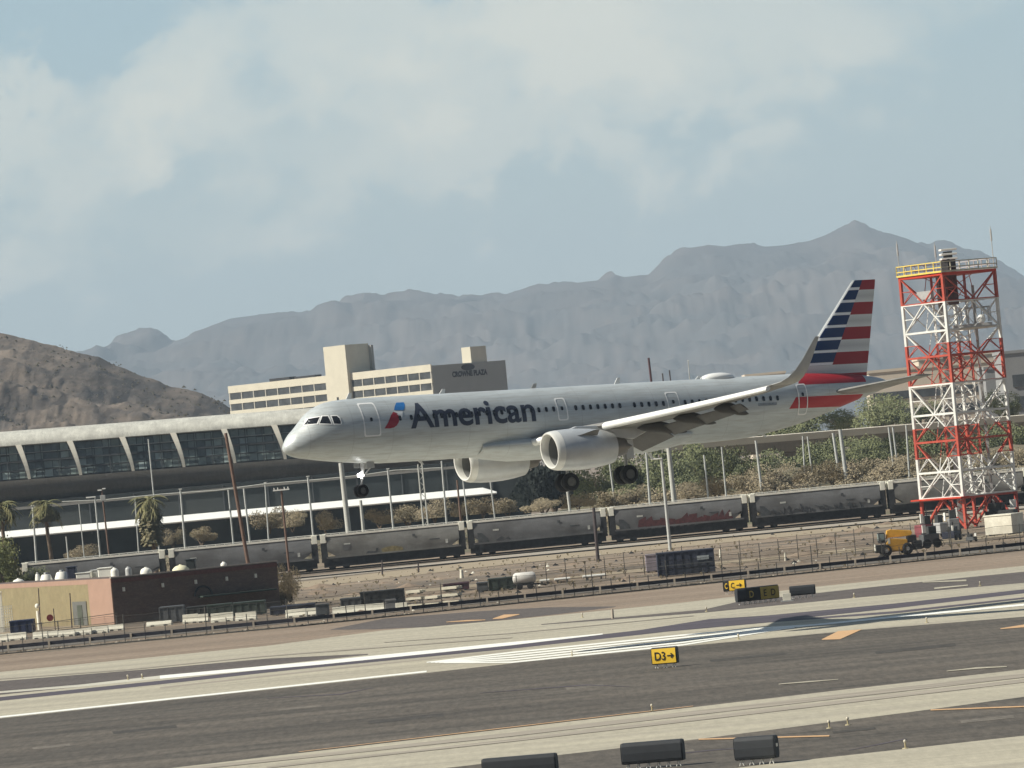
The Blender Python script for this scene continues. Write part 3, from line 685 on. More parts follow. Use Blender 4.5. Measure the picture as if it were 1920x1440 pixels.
for x_, y_, l_, h_ in ((5.75, -.42, .55, .42), (5.75, .42, .55, .42), (4.85, -.28, .4, .3)):
    dr = MB(); dr.box((x_, y_, -2.12), (l_, .04, h_)); dr.build('gear_door', m_strut, ng, bevel=.02)
lm = MB(); lm.blob((5.18, -.16, -2.72), (.07, .19, .19)); lm.blob((5.18, .2, -2.72), (.07, .12, .12)); lm.build('landing_light', mat('lit_landing_lamp', (1, .98, .95), .4, n=0, emit=14), ng, smooth=True)
# antennas, radome bump and drain masts
b = MB(); b.blob((31.6, 0, 2.06), (1.25, .62, .36), 24, 12); b.build('antenna_radome', m_whitep, plane, smooth=True)
for x, h, z0 in ((4.6, .42, 2.02), (11.2, .30, 2.05), (23.9, .40, 2.05), (29.9, .22, 2.05)):
    b = MB(); b.prism([(x, z0), (x + .38, z0), (x + .46, z0 + h), (x + .25, z0 + h)], -.025, .025); b.build('blade_antenna', m_whitep, plane)
for x, h in ((9.3, .25), (25.9, .42), (34.5, .2)):
    b = MB(); zz = cat(ST, BOT, x) + .02 - (.42 if 14 < x < 27 else 0); b.prism([(x, zz), (x + .28, zz), (x + .42, zz - h), (x + .3, zz - h)], -.025, .025); b.build('drain_mast', m_whitep, plane)

# ------------------------------------------------------------------ hotel on the skyline
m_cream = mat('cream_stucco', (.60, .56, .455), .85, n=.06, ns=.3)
m_greyst = mat('hotel_shade_grey', (.33, .325, .305), .85, n=.05, ns=.3)  # shaded side of the cream walls, its shade put into a darker grey
m_win = mat('dim_window_glass', (.06, .065, .07), .35, n=.5, ns=.35, spec=.5)
m_mull = mat('pale_mullion', (.55, .52, .45), .8, n=.05)
m_signd = mat('dark_sign_letter', (.02, .012, .02), .6, n=.1)
HD = 1600.0; hc = W(807, 683, HD); hs = HD / FPX
htop = hc.z
ang = R(40)                        # left wing recedes to the left, end wall to the right
hotel = thing('hotel', 'cream multi-storey hotel with ribbon windows, stair tower and rooftop penthouse, its end wall in shade', 'hotel', (hc.x, hc.y, 0), 0)
u1 = Vector((-math.cos(ang), math.sin(ang), 0)); u2 = Vector((math.sin(ang), math.cos(ang), 0))
n1 = -u2; n2 = -u1
def along(px):                     # distance along the long face whose screen column is px
    lo_, hi = -50, 400
    for _ in range(50):
        m_ = (lo_ + hi) / 2; p = hc + u1 * m_; v = p - CP
        X = 960 + FPX * v.dot(XC) / v.dot(F)
        if X > px: lo_ = m_
        else: hi = m_
    return lo_
def along2(px):
    lo_, hi = 0, 200
    for _ in range(50):
        m_ = (lo_ + hi) / 2; p = hc + u2 * m_; v = p - CP
        X = 960 + FPX * v.dot(XC) / v.dot(F)
        if X < px: lo_ = m_
        else: hi = m_
    return lo_
L1 = along(427); L2 = along2(947)
def fbox(b, a0, a1, d0, d1, z0, z1):  # box in face coordinates: a along u1, d along u2 (depth)
    P = [u1 * a + u2 * d for a, d in ((a0, d0), (a1, d0), (a1, d1), (a0, d1))]
    b.add([(p.x, p.y, z0) for p in P] + [(p.x, p.y, z1) for p in P], [(0, 1, 2, 3), (7, 6, 5, 4), (0, 4, 5, 1), (1, 5, 6, 2), (2, 6, 7, 3), (3, 7, 4, 0)])
st = 3.3                                          # storey height
tw0, tw1 = along(655), along(611)
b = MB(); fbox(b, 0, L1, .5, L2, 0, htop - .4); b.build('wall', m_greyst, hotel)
k = 0
zt = htop
while zt > 2 and k < 6:
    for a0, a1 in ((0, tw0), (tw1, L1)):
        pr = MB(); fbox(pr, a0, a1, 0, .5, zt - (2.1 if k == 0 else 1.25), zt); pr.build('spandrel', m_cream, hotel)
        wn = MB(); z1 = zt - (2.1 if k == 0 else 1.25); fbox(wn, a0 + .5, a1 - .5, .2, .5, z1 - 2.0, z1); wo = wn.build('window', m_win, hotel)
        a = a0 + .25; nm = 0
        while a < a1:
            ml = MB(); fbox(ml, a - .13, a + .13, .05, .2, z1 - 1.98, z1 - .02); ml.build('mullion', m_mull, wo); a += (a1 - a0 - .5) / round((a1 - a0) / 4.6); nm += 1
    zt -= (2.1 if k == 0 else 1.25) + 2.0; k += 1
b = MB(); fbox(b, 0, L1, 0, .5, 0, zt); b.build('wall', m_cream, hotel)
ttop = W(608, 652, HD * 1.02).z
b = MB(); fbox(b, tw0 - .3, tw1 - 1.0, -1.2, 9.0, 0, ttop); b.build('stair_tower', m_cream, hotel)
b = MB(); fbox(b, (tw0 + tw1) / 2 - .6 , (tw0 + tw1) / 2 + .0, -1.35, -1.2, htop - 9.5, htop - 6.6); b.build('window', m_dark, hotel)
b = MB(); fbox(b, (tw0 + tw1) / 2 - .6 , (tw0 + tw1) / 2 + .0, -1.35, -1.2, htop - 15.5, htop - 13); b.build('window', m_dark, hotel)
b = MB(); fbox(b, tw0 - 1.3, tw1 - 2.5, 9.0, 10, 0, ttop - .6); b.build('stair_tower', m_greyst, hotel)  # slab in the shade-painted grey for the tower's shaded side
pc = along2(880)
b = MB(); pz = htop + 5.2
P0 = along(863) * 0
b2 = MB(); fbox(b2, .6, 4.0, pc + 1.6, pc + 8.6, htop - .5, htop + 4.2); b2.build('penthouse', m_cream, hotel)
for a0, a1, zz in ((L1 - 22, L1 - 14, .9), (L1 - 32, L1 - 24, .7)):
    b = MB(); fbox(b, a0, a1, 3, 6, htop - .4, htop + zz); b.build('rooftop_unit', m_dark, hotel)
sg = thing('sign', '', 'sign'); bpy.data.objects.remove(sg)
def end_sign(txt, d0, d1, z0, h):
    me, (a, b_, c, d) = text_mesh2d(txt, .06)
    for v in me.vertices:
        dd = d0 + (v.co.x - a) / (b_ - a) * (d1 - d0); p = u2 * dd + n2 * .15
        v.co = Vector((p.x, p.y, z0 + v.co.y / d * h))
    me.materials.append(m_signd); me.name = 'sign_lettering'
    o = bpy.data.objects.new('sign_lettering', me); COL.objects.link(o); o.parent = hotel
sd0, sd1 = along2(845), along2(911)
sz = htop - 4.1
end_sign('CROWNE PLAZA', sd0, sd1, sz, 1.55)
b = MB(); c0 = (sd0 + sd1) / 2 - .5
P = [u2 * (c0 + 2.9 * math.cos(q)) + n2 * .2 + Vector((0, 0, sz + 2.5 + .95 * math.sin(q))) for q in [2 * math.pi * i / 20 for i in range(20)]]
P2 = [p + n2 * -.3 for p in P]; b.loft([P, P2]); b.build('sign_emblem', m_signd, hotel)

# ------------------------------------------------------------------ elevated train station on the left and its guideway
m_roof = mat('cream_roof_membrane', (.54, .53, .47), .8, n=.14, ns=.8, col2=(.43, .42, .375), fine=.2)
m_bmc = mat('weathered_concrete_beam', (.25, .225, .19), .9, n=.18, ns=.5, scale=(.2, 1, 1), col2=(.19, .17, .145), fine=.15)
m_rib = mat('pale_steel_rib', (.78, .73, .62), .6, n=.05)
m_g1 = mat('teal_glass_dark', (.10, .125, .125), .25, n=.3, ns=.6, spec=.6)
m_g2 = mat('teal_glass_mid', (.20, .25, .24), .3, n=.3, ns=.9, spec=.5)
m_g3 = mat('teal_glass_pale', (.30, .37, .37), .4, n=.25, ns=.9)
m_frm = mat('dark_window_frame', (.07, .075, .08), .6, n=.1)
SD = 950.0; sp0 = W(0, 903, SD); sp1 = W(530, 862, SD)
slope = (sp1.z - sp0.z) / (sp1.x - sp0.x)
xL = PX(-120, SD); xR = PX(760, SD)
stn = thing('train_station', 'elevated station with curved cream roof, white ribs and dark glass wall', 'train station', (sp0.x, SD, 0))
def sz_(x): return sp0.z + slope * x              # x local from sp0.x
x0, x1 = xL - sp0.x, xR - sp0.x
def shear(poly, xa, xb, b, nx=1):
    rr = [[(xa + (xb - xa) * i / nx, y, z + sz_(xa + (xb - xa) * i / nx)) for y, z in poly] for i in range(nx + 1)]
    b.loft(rr)
rt = W(300, 786, SD).z - sz_(W(300, 786, SD).x - sp0.x); rb = W(300, 814, SD).z - sz_(W(300, 814, SD).x - sp0.x)
arc = [(-.4 + 6.4 * (1 - math.cos(R(a))), rb + (rt - rb) * math.sin(R(a))) for a in range(0, 91, 10)]
back = [(12.0 - p[0], p[1]) for p in reversed(arc[:-1])]
under = [(11.6, rb - .1), (6, rt - .6), (1.6, rb + .9), (0, rb - .15)]
b = MB(); shear(arc + back + under, x0, x1, b, 10); b.build('roof', m_roof, stn, smooth=True)
b = MB(); x = x0 + 1
while x < x1:
    b.box((x, .55, sz_(x) + rb + 1.15), (.12, .1, .1)); x += 100
b = MB(); x = x0; pan = []
rnd = random.Random(3)
NP = 0
gw = MB()
while x < x1 - .1:
    for j in range(4):
        zz0 = .15 + j * (rb - .2) / 4; zz1 = zz0 + (rb - .2) / 4
        mm = rnd.random(); gw.cur = 0 if mm < (.55 if j in (0, 1) else .30) else (1 if mm < .82 else 2)
        yy0, yy1 = .7 + .1 * j, .8 + .1 * j
        s0, s1 = sz_(x), sz_(x + 1.45)
        k0, k1 = .06 + rnd.random() * .1, .06 + rnd.random() * .25
        gw.add([(x + .06, yy0, s0 + zz0 + k0), (x + 1.39, yy0, s1 + zz0 + k0), (x + 1.39, yy1, s1 + zz1 - k1), (x + .06, yy1, s0 + zz1 - k1)], [(0, 1, 2, 3)])
    x += 1.45
gw.build('glass_wall', [m_g1, m_g2, m_g3], stn)
m_pm = mat('pale_glazing_bar', (.40, .41, .38), .6, n=.1)
for hh_, th_, mm_ in ((rb * .25, .12, m_frm), (rb * .5, .30, m_frm), (rb * .75, .12, m_pm), (rb * .97, .3, m_frm)):
    b = MB(); shear([(.45, hh_), (.62, hh_), (.62, hh_ + th_), (.45, hh_ + th_)], x0, x1, b); b.build('glazing_bar', mm_, stn)
xx_ = x0 + 1.1; 
while xx_ < x1:
    b = MB(); b.box((xx_, .5, sz_(xx_) + rb / 2), (.13, .16, rb)); b.build('mullion', m_frm, stn); xx_ += 2.9
b = MB(); shear([(.95, 0), (1.3, 0), (1.7, rb + .3), (1.35, rb + .3)], x0, x1, b); b.build('wall_frame', m_frm, stn)
ribx = [W(px, 860, SD).x - sp0.x for px in (-45, 52, 149, 248, 344, 440, 535, 632)]
for x in ribx:
    b = MB(); rr = []
    for i in range(9):
        t_ = i / 8; z = rb * (1 - t_) + .05; xx = x - .75 * (t_ - 1) * -1 * 0 - 1.35 * (1 - t_) ** 1.5; y = -.25 - .75 * math.sin(math.pi * t_) * .5; wd = 1.0 - .52 * t_
        rr.append([(xx - wd / 2, y - .25, sz_(x) + z), (xx + wd / 2, y - .25, sz_(x) + z), (xx + wd / 2, y + .3, sz_(x) + z), (xx - wd / 2, y + .3, sz_(x) + z)])
    b.loft(rr); b.build('rib', m_rib, stn)
gd = thing('guideway', 'long grey concrete train guideway below the station glass, running behind the airliner', 'guideway', (sp0.x, SD, 0))
bh = W(0, 903, SD).z - W(0, 945, SD).z
prof = [(-1.6, 0), (-1.5, -.9), (-1.0, -2.2), (.2, -bh + .5), (1.0, -bh), (7.5, -bh), (8.5, -1), (8.6, 0)]
xg = PX(1010, SD) - sp0.x
b = MB(); shear(prof, x0, xg, b, 12); b.build('beam', m_bmc, gd, smooth=True)
b = MB(); shear([(-1.0, -bh - 1.1), (6, -bh - 1.1), (6, -bh + .2), (-.2, -bh + .2)], x0, xg, b); b.build('girder', mat('shade_painted_girder', (.09, .085, .08), .8, n=.2), gd)  # dark strip under the beam, with the shade put into its colour
for px in (-40, 290, 652, 905):
    X = W(px, 900, SD).x - sp0.x; b = MB(); b.tube((X, 3, 0), (X, 3, sz_(X) - bh), .85, .8, 16); b.build('column', m_bmc, gd, smooth=True)

# parking structure below the guideway
m_pk = mat('garage_shade_wall', (.022, .028, .030), .8, n=.4, ns=.25, scale=(.6, 1, 1), col2=(.045, .05, .05))  # near-black colour on a solid wall stands for shade in the open levels
m_pw = mat('bright_white_canopy', (.82, .82, .78), .7, n=.05, ns=.4)
GD = 925.0
g0, g1 = PX(-120, GD), PX(985, GD)
pk = thing('parking_structure', 'long dark open-sided parking structure under the guideway with bright white canopy band', 'parking structure', (0, GD, 0))
b = MB(); b.box(((g0 + g1) / 2, 8, 6.1), (g1 - g0, 14, 12.2)); b.build('wall', m_pk, pk)
c1 = W(0, 1005, GD - 6); c2 = W(928, 920, GD - 6); cs = (c2.z - c1.z) / (c2.x - c1.x)
def cz_(x): return c1.z + cs * (x - c1.x)
ca, cb = PX(-120, GD), W(931, 924, GD - 6).x
b = MB(); rr = []
for x, sh in ((ca, 0), (cb - 2.2, 0), (cb, -.0)):
    k_ = 1 if x < cb else .25
    rr.append([(x, -6.0, cz_(x) - .55), (x, -6.1, cz_(x) - .35), (x, -6.0 + 1.6 * k_ , cz_(x) - .5 + 1.15 * k_), (x, 1, cz_(x) - .5 + 1.15 * k_), (x, 1, cz_(x) - .55)])
b.loft(rr); b.build('canopy', m_pw, pk)
b = MB(); x = g0 + 3
ml = MB()
while x < g1: 
    ml.box((x, .9, 9.2), (.22, .2, 5.6)); x += 7.4
for i, x in enumerate([g0 + 3 + 7.4 * k for k in range(int((g1 - g0) / 7.4))]):
    q = MB(); q.box((x, .85, 9.0), (.2, .2, 6)); q.build('mullion', m_frm, pk)
b = MB(); b.box(((g0 + g1) / 2, .8, 11.3), (g1 - g0, .25, .45)); b.build('fascia', mat('dull_fascia', (.2, .19, .175), .8), pk)

# road bridge on the right
m_lc = mat('painted_sunlit_concrete', (.60, .55, .46), .85, n=.10, ns=.6, scale=(.3, 1, 1))  # sunlight on the parapet is put into a paler concrete than the deck
BD = 900.0; q0 = W(1250, 832, BD); q1 = W(1960, 774, BD)
br = thing('road_bridge', 'concrete road bridge with pale parapet crossing behind the red and white tower', 'bridge', (q0.x, BD, 0))
def bz(x): return q0.z + (q1.z - q0.z) * x / (q1.x - q0.x)
bx1 = q1.x - q0.x + 45
def bshear(poly, b, xa=0, xb=None):
    xb = bx1 if xb is None else xb
    b.loft([[(x, y, z + bz(x)) for y, z in poly] for x in (xa, xb)])
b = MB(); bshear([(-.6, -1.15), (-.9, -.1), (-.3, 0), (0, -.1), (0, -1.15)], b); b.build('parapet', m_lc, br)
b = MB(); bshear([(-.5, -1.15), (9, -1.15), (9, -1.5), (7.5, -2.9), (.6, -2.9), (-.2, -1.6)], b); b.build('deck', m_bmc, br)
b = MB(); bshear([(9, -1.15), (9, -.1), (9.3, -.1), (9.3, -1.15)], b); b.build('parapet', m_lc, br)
for px in (1484, 1745):
    X = PX(px, BD) - q0.x; b = MB(); b.box((X, 3.5, (bz(X) - 2.9) / 2), (3.9, 3.0, bz(X) - 2.9)); b.build('pier', m_bmc, br, bevel=.1)

# buildings behind the tower
m_tan = mat('tan_stucco', (.60, .52, .42), .85, n=.06, ns=.3)
m_gb = mat('grey_panel_wall', (.27, .27, .27), .8, n=.08, ns=.3)
def slab_building(name, label, px0, px1, pytop, d, m, depth, bands, rz=0, extra=None):
    a, c = W(px0, pytop, d), W(px1, pytop - .0945 * (px1 - px0), d)
    wd = c.x - a.x; o = thing(name, label, 'building', (a.x, d, 0), rz)
    b = MB(); b.box((wd / 2, depth / 2, a.z / 2), (wd, depth, a.z)); b.build('wall', m, o)
    for (u0, u1, dz0, dz1) in bands:
        q = MB(); q.box(((u0 + u1) / 2 * wd, -.1, a.z - (dz0 + dz1) / 2), ((u1 - u0) * wd, .3, dz1 - dz0)); q.build('window', m_win, o)
        n_ = max(2, int((u1 - u0) * wd / 5)); f_ = MB()
    b = MB(); b.box((wd / 2, depth / 2, a.z + .25), (wd + .5, depth + .5, .6)); b.build('roof', m, o)
    return o
slab_building('office_building', 'wide tan low-rise building with dark ribbon windows behind the lattice tower', 1628, 1900, 700, 1250, m_tan, 30, [(.02, .98, 4.6, 6.4), (.02, .98, 8.6, 10.6)], rz=R(-2))
slab_building('office_building', 'tan upper block with flat roof seen through the upper lattice of the tower', 1722, 1862, 676, 1290, m_tan, 18, [(.02, .2, 5, 6)])
slab_building('office_building', 'grey office block with dark square windows at the right edge of the picture', 1878, 2010, 664, 1150, m_gb, 20, [(.12, .45, 4.5, 7), (.55, .9, 4.5, 7), (.12, .45, 9, 11.5), (.55, .9, 9, 11.5), (.1, .9, 13, 14)])
slab_building('office_building', 'low pale flat-roofed building just showing above the airliner near its tail', 1398, 1472, 706, 1500, m_tan, 20, [])
slab_building('office_building', 'dark grey panel wall building directly behind the tower legs', 1846, 1884, 693, 1200, m_gb, 20, [])
slab_building('roadside_wall', 'small pale painted block lying below the tail end of the airliner', 1571, 1608, 790, 1000, mat('pale_block_wall', (.55, .5, .43), .8, n=.3, ns=.6), 3, [])

# ------------------------------------------------------------------ embankment behind the train
m_emb = mat('scrub_slope', (.20, .155, .11), .95, n=.35, ns=.5, col2=(.13, .125, .075), big=.2, edge=(.42, .6))
b = MB(); vs = []; fs = []; NX, NY = 170, 14
ex0, ex1 = PX(-500, 800), PX(2700, 800)
for i in range(NX + 1):
    x = ex0 + (ex1 - ex0) * i / NX; px = 960 + x / 800 * FPX
    hmax = 2.2 + 4.6 * max(0, min(1, (px - 900) / 500)); 
    for j in range(NY + 1):
        t_ = j / NY; y = 742 + t_ * 150; h = hmax * (min(1, t_ * 2.1)) ** .8 * (1 if t_ < .8 else (1 - t_) / .2)
        h += .5 * noise.fractal(Vector((x * .12, y * .08, 0)), 1, 2, 4) * min(1, t_ * 4)
        vs.append((x, y, h - .06 if 0 < j < NY else -.2))
for i in range(NX):
    for j in range(NY):
        a = i * (NY + 1) + j; fs.append((a, a + NY + 1, a + NY + 2, a + 1))
b.add(vs, fs); struct(b.build('embankment', m_emb, smooth=True))

# ------------------------------------------------------------------ freight train of covered hopper cars
m_hop = mat('grey_hopper_paint', (.18, .176, .163), .65, n=.2, ns=.8, scale=(.7, 1, 1.5), col2=(.115, .108, .098), big=.15, fine=.12)
m_hop2 = mat('faded_blue_grey_hopper_paint', (.14, .14, .142), .65, n=.2, ns=.8, scale=(.7, 1, 1.5), col2=(.09, .087, .085), big=.15, fine=.12)
m_cap = mat('white_end_platform', (.80, .78, .68), .7, n=.06)
m_under = mat('grease_and_shade_black', (.028, .027, .028), .85, n=.4)
m_walk = mat('galvanised_walkway', (.80, .77, .68), .6, n=.12, ns=3)
m_rust = mat('maroon_spray_paint', (.085, .028, .028), .7, n=.4, ns=2)
m_blk = mat('black_spray_and_shade_paint', (.06, .062, .065), .7, n=.4, ns=2)
m_olive = mat('ochre_spray_paint', (.20, .165, .08), .7, n=.4, ns=2)
m_wht2 = mat('pale_spray_paint', (.5, .5, .46), .7, n=.3, ns=2)
TD = 722.0
tr_a = G(718, 1060); tr_b = G(1537, 982)
def hopper(paint, label, cx, i):
    t0, t1 = tr_a, tr_b
    y = t0.y + (t1.y - t0.y) * (cx - t0.x) / (t1.x - t0.x)
    rz = math.atan2(t1.y - t0.y, t1.x - t0.x)
    o = thing('hopper_car', label, 'rail car', (cx, y + 1.5, .0), rz, 'covered hopper cars of the freight train')
    return o
PITCHM = 18.62; HALF = 8.9; ZT = 4.52
def body_parts(o, paint):
    b = MB(); rr = []
    def sec(x, zlo, k=1):
        pts = []
        for z in (zlo, zlo + .2, 2.1, 2.6, 3.3, 3.8, 4.15, 4.36):
            z = max(z, zlo); bulge = 1.52 - .20 * max(0, (z - 2.6) / 1.9) ** 2 * 2.2 - .10 * max(0, (2.6 - z) / 1.5) ** 2
            pts.append((x, -bulge, z))
        return pts + [(x, -.7, 4.48), (x, .7, 4.48)] + [(a, -c, d) for a, c, d in reversed(pts)]
    for x, zl in ((-HALF + .55, 2.5), (-HALF + .6, 2.4), (-HALF + 1.7, 1.66), (-3, 1.62), (3, 1.62), (HALF - 1.7, 1.66), (HALF - .6, 2.4), (HALF - .55, 2.5)): rr.append(sec(x, zl))
    b.loft(rr); b.build('body', paint, o, smooth=True)
    b = MB(); b.box((0, -1.50, 1.60), (2 * HALF - .8, .1, .2)).box((0, 1.50, 1.60), (2 * HALF - .8, .1, .2)).box((0, 0, 1.1), (2 * HALF, 1.0, .3)); b.build('side_sill', paint, o); b = MB(); b.box((0, 0, .95), (2 * HALF, 2.6, 1.15)); b.build('underbody_shade_block', m_under, o)  # last box is a dark block added for the shadow band underneath
    b = MB(); b.box((0, 0, 4.66), (2 * HALF - .3, 1.3, .07)); 
    for k in range(-7, 8): b.box((k * 1.1, 0, 4.56), (.1, 1.2, .14))
    b.build('roof_walkway', m_walk, o)
    b = MB(); b.box((0, -1.18, 4.42), (2 * HALF - .9, .22, .26)); b.build('roof_edge_strip', m_walk, o)
    for s_ in (-1, 1):
        b = MB(); b.box((s_ * (HALF - .12), 0, 4.05), (.66, 2.9, 1.05)); b.box((s_ * (HALF - .1), 0, 4.62), (.9, 1.9, .06)); b.build('end_platform', m_cap, o, bevel=.04)
        b = MB(); b.box((s_ * (HALF - .15), -1.35, 2.4), (.1, .1, 2.4)).box((s_ * (HALF - .15), 1.35, 2.4), (.1, .1, 2.4)).box((s_ * (HALF - .1), 0, 1.15), (.7, 2.8, .25)).box((s_ * (HALF - .18), 0, 2.3), (.8, 2.85, 2.5))  # largest box is an added backing, dark for the shade between cars
        for k in range(5): b.box((s_ * (HALF + .1), -1.4, 1.6 + k * .5), (.45, .05, .05))
        b.build('end_frame_dark_fill', m_under, o)
        tk = MB(); X = s_ * (HALF - 1.9)
        tk.box((X, -.98, .62), (2.5, .18, .35)).box((X, .98, .62), (2.5, .18, .35)).box((X, 0, .75), (.5, 1.9, .4)); to = tk.build('truck', m_under, o)
        for wx in (-.88, .88):
            w2 = MB(); w2.tube((X + wx, -.82, .46), (X + wx, .82, .46), .07, .07, 6); w2.tube((X + wx, -.80, .46), (X + wx, -.68, .46), .46, .46, 18); w2.tube((X + wx, .68, .46), (X + wx, .80, .46), .46, .46, 18)
            w2.build('wheelset', m_under, to)
    for k in (-1, 0, 1):
        b = MB(); b.loft([[(k * 4.2 - 1.9, -1.2, 1.25), (k * 4.2 + 1.9, -1.2, 1.25), (k * 4.2 + 1.9, 1.2, 1.25), (k * 4.2 - 1.9, 1.2, 1.25)], [(k * 4.2 - .7, -.6, .35), (k * 4.2 + .7, -.6, .35), (k * 4.2 + .7, .6, .35), (k * 4.2 - .7, .6, .35)]]); b.build('discharge_bay', m_under, o)
def panel(o, name, m, polys, y=-1.535):
    for k, P in enumerate(polys):
        b = MB(); n = len(P); b.add([(x, y - .002 * (k % 3), z) for x, z in P], [tuple(range(n))]); b.build(name, m, o)
def blobpoly(cx, cz, rx, rz, n=12, j=.25, seed=0):
    r_ = random.Random(seed); return [(cx + rx * (1 + j * (r_.random() - .5)) * math.cos(2 * math.pi * i / n), cz + rz * (1 + j * (r_.random() - .5)) * math.sin(2 * math.pi * i / n)) for i in range(n)]
cpx = [317.5, 602, 878, 1143, 1408, 1667]
bxs = [G(p, 1060 - .0952 * (p - 718)).x for p in cpx]
cars = [('leftmost grey hopper car, half hidden behind the ochre and brick building', 2), ('blue-grey hopper car behind the dark brick building and the tall brown pole', 2),
        ('grey hopper car with a faded ochre oval sprayed low on its side', 1), ('plain blue-grey hopper car between the ochre-marked car and the maroon-sprayed car', 2),
        ('blue-grey hopper car with maroon jagged spray paint along its lower side', 2), ('dark hopper car covered with black scribbled spray paint', 2), ('grey hopper car passing behind the foot of the red and white tower', 1)]
centers = [bxs[0] - PITCHM * .5 - .1] + [(bxs[i] + bxs[i + 1]) / 2 for i in range(5)] + [bxs[5] + PITCHM / 2]
for i, ((lab, pm), cx) in enumerate(zip(cars, centers)):
    o = hopper(None, lab, cx, i); body_parts(o, m_hop if pm == 1 else m_hop2)
    if 0 < i < 6: o.scale.x = (bxs[i] - bxs[i - 1]) / PITCHM
    if i == 2:
        panel(o, 'graffiti', m_olive, [blobpoly(-.2, 1.95, 1.5, .42, seed=4)]); panel(o, 'graffiti', m_blk, [[(-3.7, 1.5), (-2.2, 1.45), (-2.1, 1.7), (-1.9, 2.3), (-2.2, 2.3), (-2.3, 1.9), (-3.3, 2.0)]]); panel(o, 'placard', m_hop2, [[(-6.4, 2.4), (-5.4, 2.4), (-5.4, 3.1), (-6.4, 3.1)]], -1.545)
    if i == 3:
        panel(o, 'graffiti', m_blk, [[(-5.6, 1.8), (-5.0, 1.75), (-4.4, 2.1), (-4.8, 2.3)]]); panel(o, 'graffiti', m_blk, [[(-4.3, 1.9), (-3.6, 1.8), (-3.9, 2.2)]])
    if i == 4:
        P = []; r_ = random.Random(5)
        for k in range(13):
            xa = -5.5 + k * .95; P.append([(xa, 1.72), (xa + .9 + r_.random() * .4, 1.7 + r_.random() * .1), (xa + .8 + r_.random() * .5, 2.3 + r_.random() * .8), (xa + .2, 2.1 + r_.random() * .7)])
        panel(o, 'graffiti', m_rust, P); panel(o, 'graffiti', m_blk, [[(p[0][0] - .2, 1.36), (p[0][0] + .35, 1.4), (p[0][0] + .1, 1.85)] for p in P[:9]], -1.542)
    if i == 5:
        b = MB(); r_ = random.Random(9); x = -6.6
        while x < 6.2:
            h = .7 + r_.random() * .6; pts = [(x + r_.random() * .9, -1.55, 1.55 + r_.random() * h) for _ in range(4)]
            for p, q in zip(pts, pts[1:]): b.beam(p, q, .07)
            x += .55
        b.build('graffiti', m_blk, o)
    for k, (xx, zz, ww, hh, mm) in enumerate(((-6.9 + i * .35, 3.05, .8, .22, m_wht2), (5.2 - i * .3, 2.7, 1.3, .12, m_blk), (2.1 + i * .2, 3.3, .35, .35, m_blk), (6.6, 2.1, .3, .5, m_wht2))):
        panel(o, 'stencil_panel', mm, [[(xx, zz), (xx + ww, zz), (xx + ww, zz + hh), (xx, zz + hh)]], -1.55 if zz < 2.8 else -1.52)
    if i in (3, 4, 5):
        panel(o, 'painted_end_shadow', m_blk, [[(-7.9, 1.6), (-6.4, 1.55), (-6.6, 2.2), (-7.3, 2.9), (-7.9, 3.0)]], -1.54)  # dark patch for the shade at the car end, painted on the side
# rails and ties under the train and one empty track
for nm, off in (('rail_track', 0), ('rail_track', -14), ('rail_track', -40)):
    o = None; b = MB(); a_ = G(-800, 1060 + .0952 * 1518); c_ = G(2900, 1060 - .0952 * 2182)
    for s_ in (-.72, .72): b.beam((a_.x, a_.y + 1.5 + off + s_, .12), (c_.x, c_.y + 1.5 + off + s_, .12), .14)
    struct(b.build(nm, m_under))

# ------------------------------------------------------------------ foliage
def leaf_mesh(name, m, n, r, seed, leaf=.3, clumps=9, hollow=.45):
    rn = random.Random(seed); b = MB(); cl = []
    for _ in range(clumps):
        a = rn.random() * 6.283; q = math.sqrt(rn.random()) * .75; z = rn.random() * .8 + .15
        cl.append((q * math.cos(a) * r[0], q * math.sin(a) * r[1], (z if _ % 2 else z * .45) * r[2], .32 + rn.random() * .3))
    for _ in range(n):
        c = cl[rn.randrange(clumps)]; v = Vector((rn.gauss(0, 1), rn.gauss(0, 1), rn.gauss(0, 1))).normalized() * (hollow + (1 - hollow) * rn.random()) * c[3]
        p = Vector((c[0] + v.x * r[0], c[1] + v.y * r[1], max(.05, c[2] + v.z * r[2] * .8)))
        d1 = Vector((rn.gauss(0, 1), rn.gauss(0, 1), rn.gauss(0, 1))).normalized(); d2 = d1.orthogonal().normalized(); s_ = leaf * (.5 + rn.random())
        b.add([p - d1 * s_, p - d2 * s_ * .6, p + d1 * s_, p + d2 * s_ * .6], [(0, 1, 2, 3)])
    me = bpy.data.meshes.new(name); me.from_pydata(b.v, [], b.f); me.materials.append(m); return me
def leafmat(name, c1, c2, ns=1.0):
    m = mat(name, c1, .85, n=.35, ns=ns, col2=c2, spec=.15, edge=(.40, .60)); return m
lf_brown = leafmat('dry_scrub_leaves', (.34, .28, .19), (.23, .20, .13)); lf_green = leafmat('desert_green_leaves', (.215, .23, .12), (.13, .145, .075)); lf_dark = leafmat('dark_tree_leaves', (.03, .036, .032), (.018, .022, .02)); lf_yell = leafmat('yellow_green_leaves', (.20, .205, .09), (.11, .125, .055))
m_bark = mat('shrub_bark', (.12, .09, .065), .9, n=.3)
BM = {}
for key, mt, n_, lf in (('brown', lf_brown, 5200, .075), ('green', lf_green, 6500, .075), ('dark', lf_dark, 6500, .12), ('yell', lf_yell, 4500, .09)):
    BM[key] = [leaf_mesh('foliage', mt, n_, (1, 1, 1), s_, lf / 2.2, 10) for s_ in (1, 2, 3)]
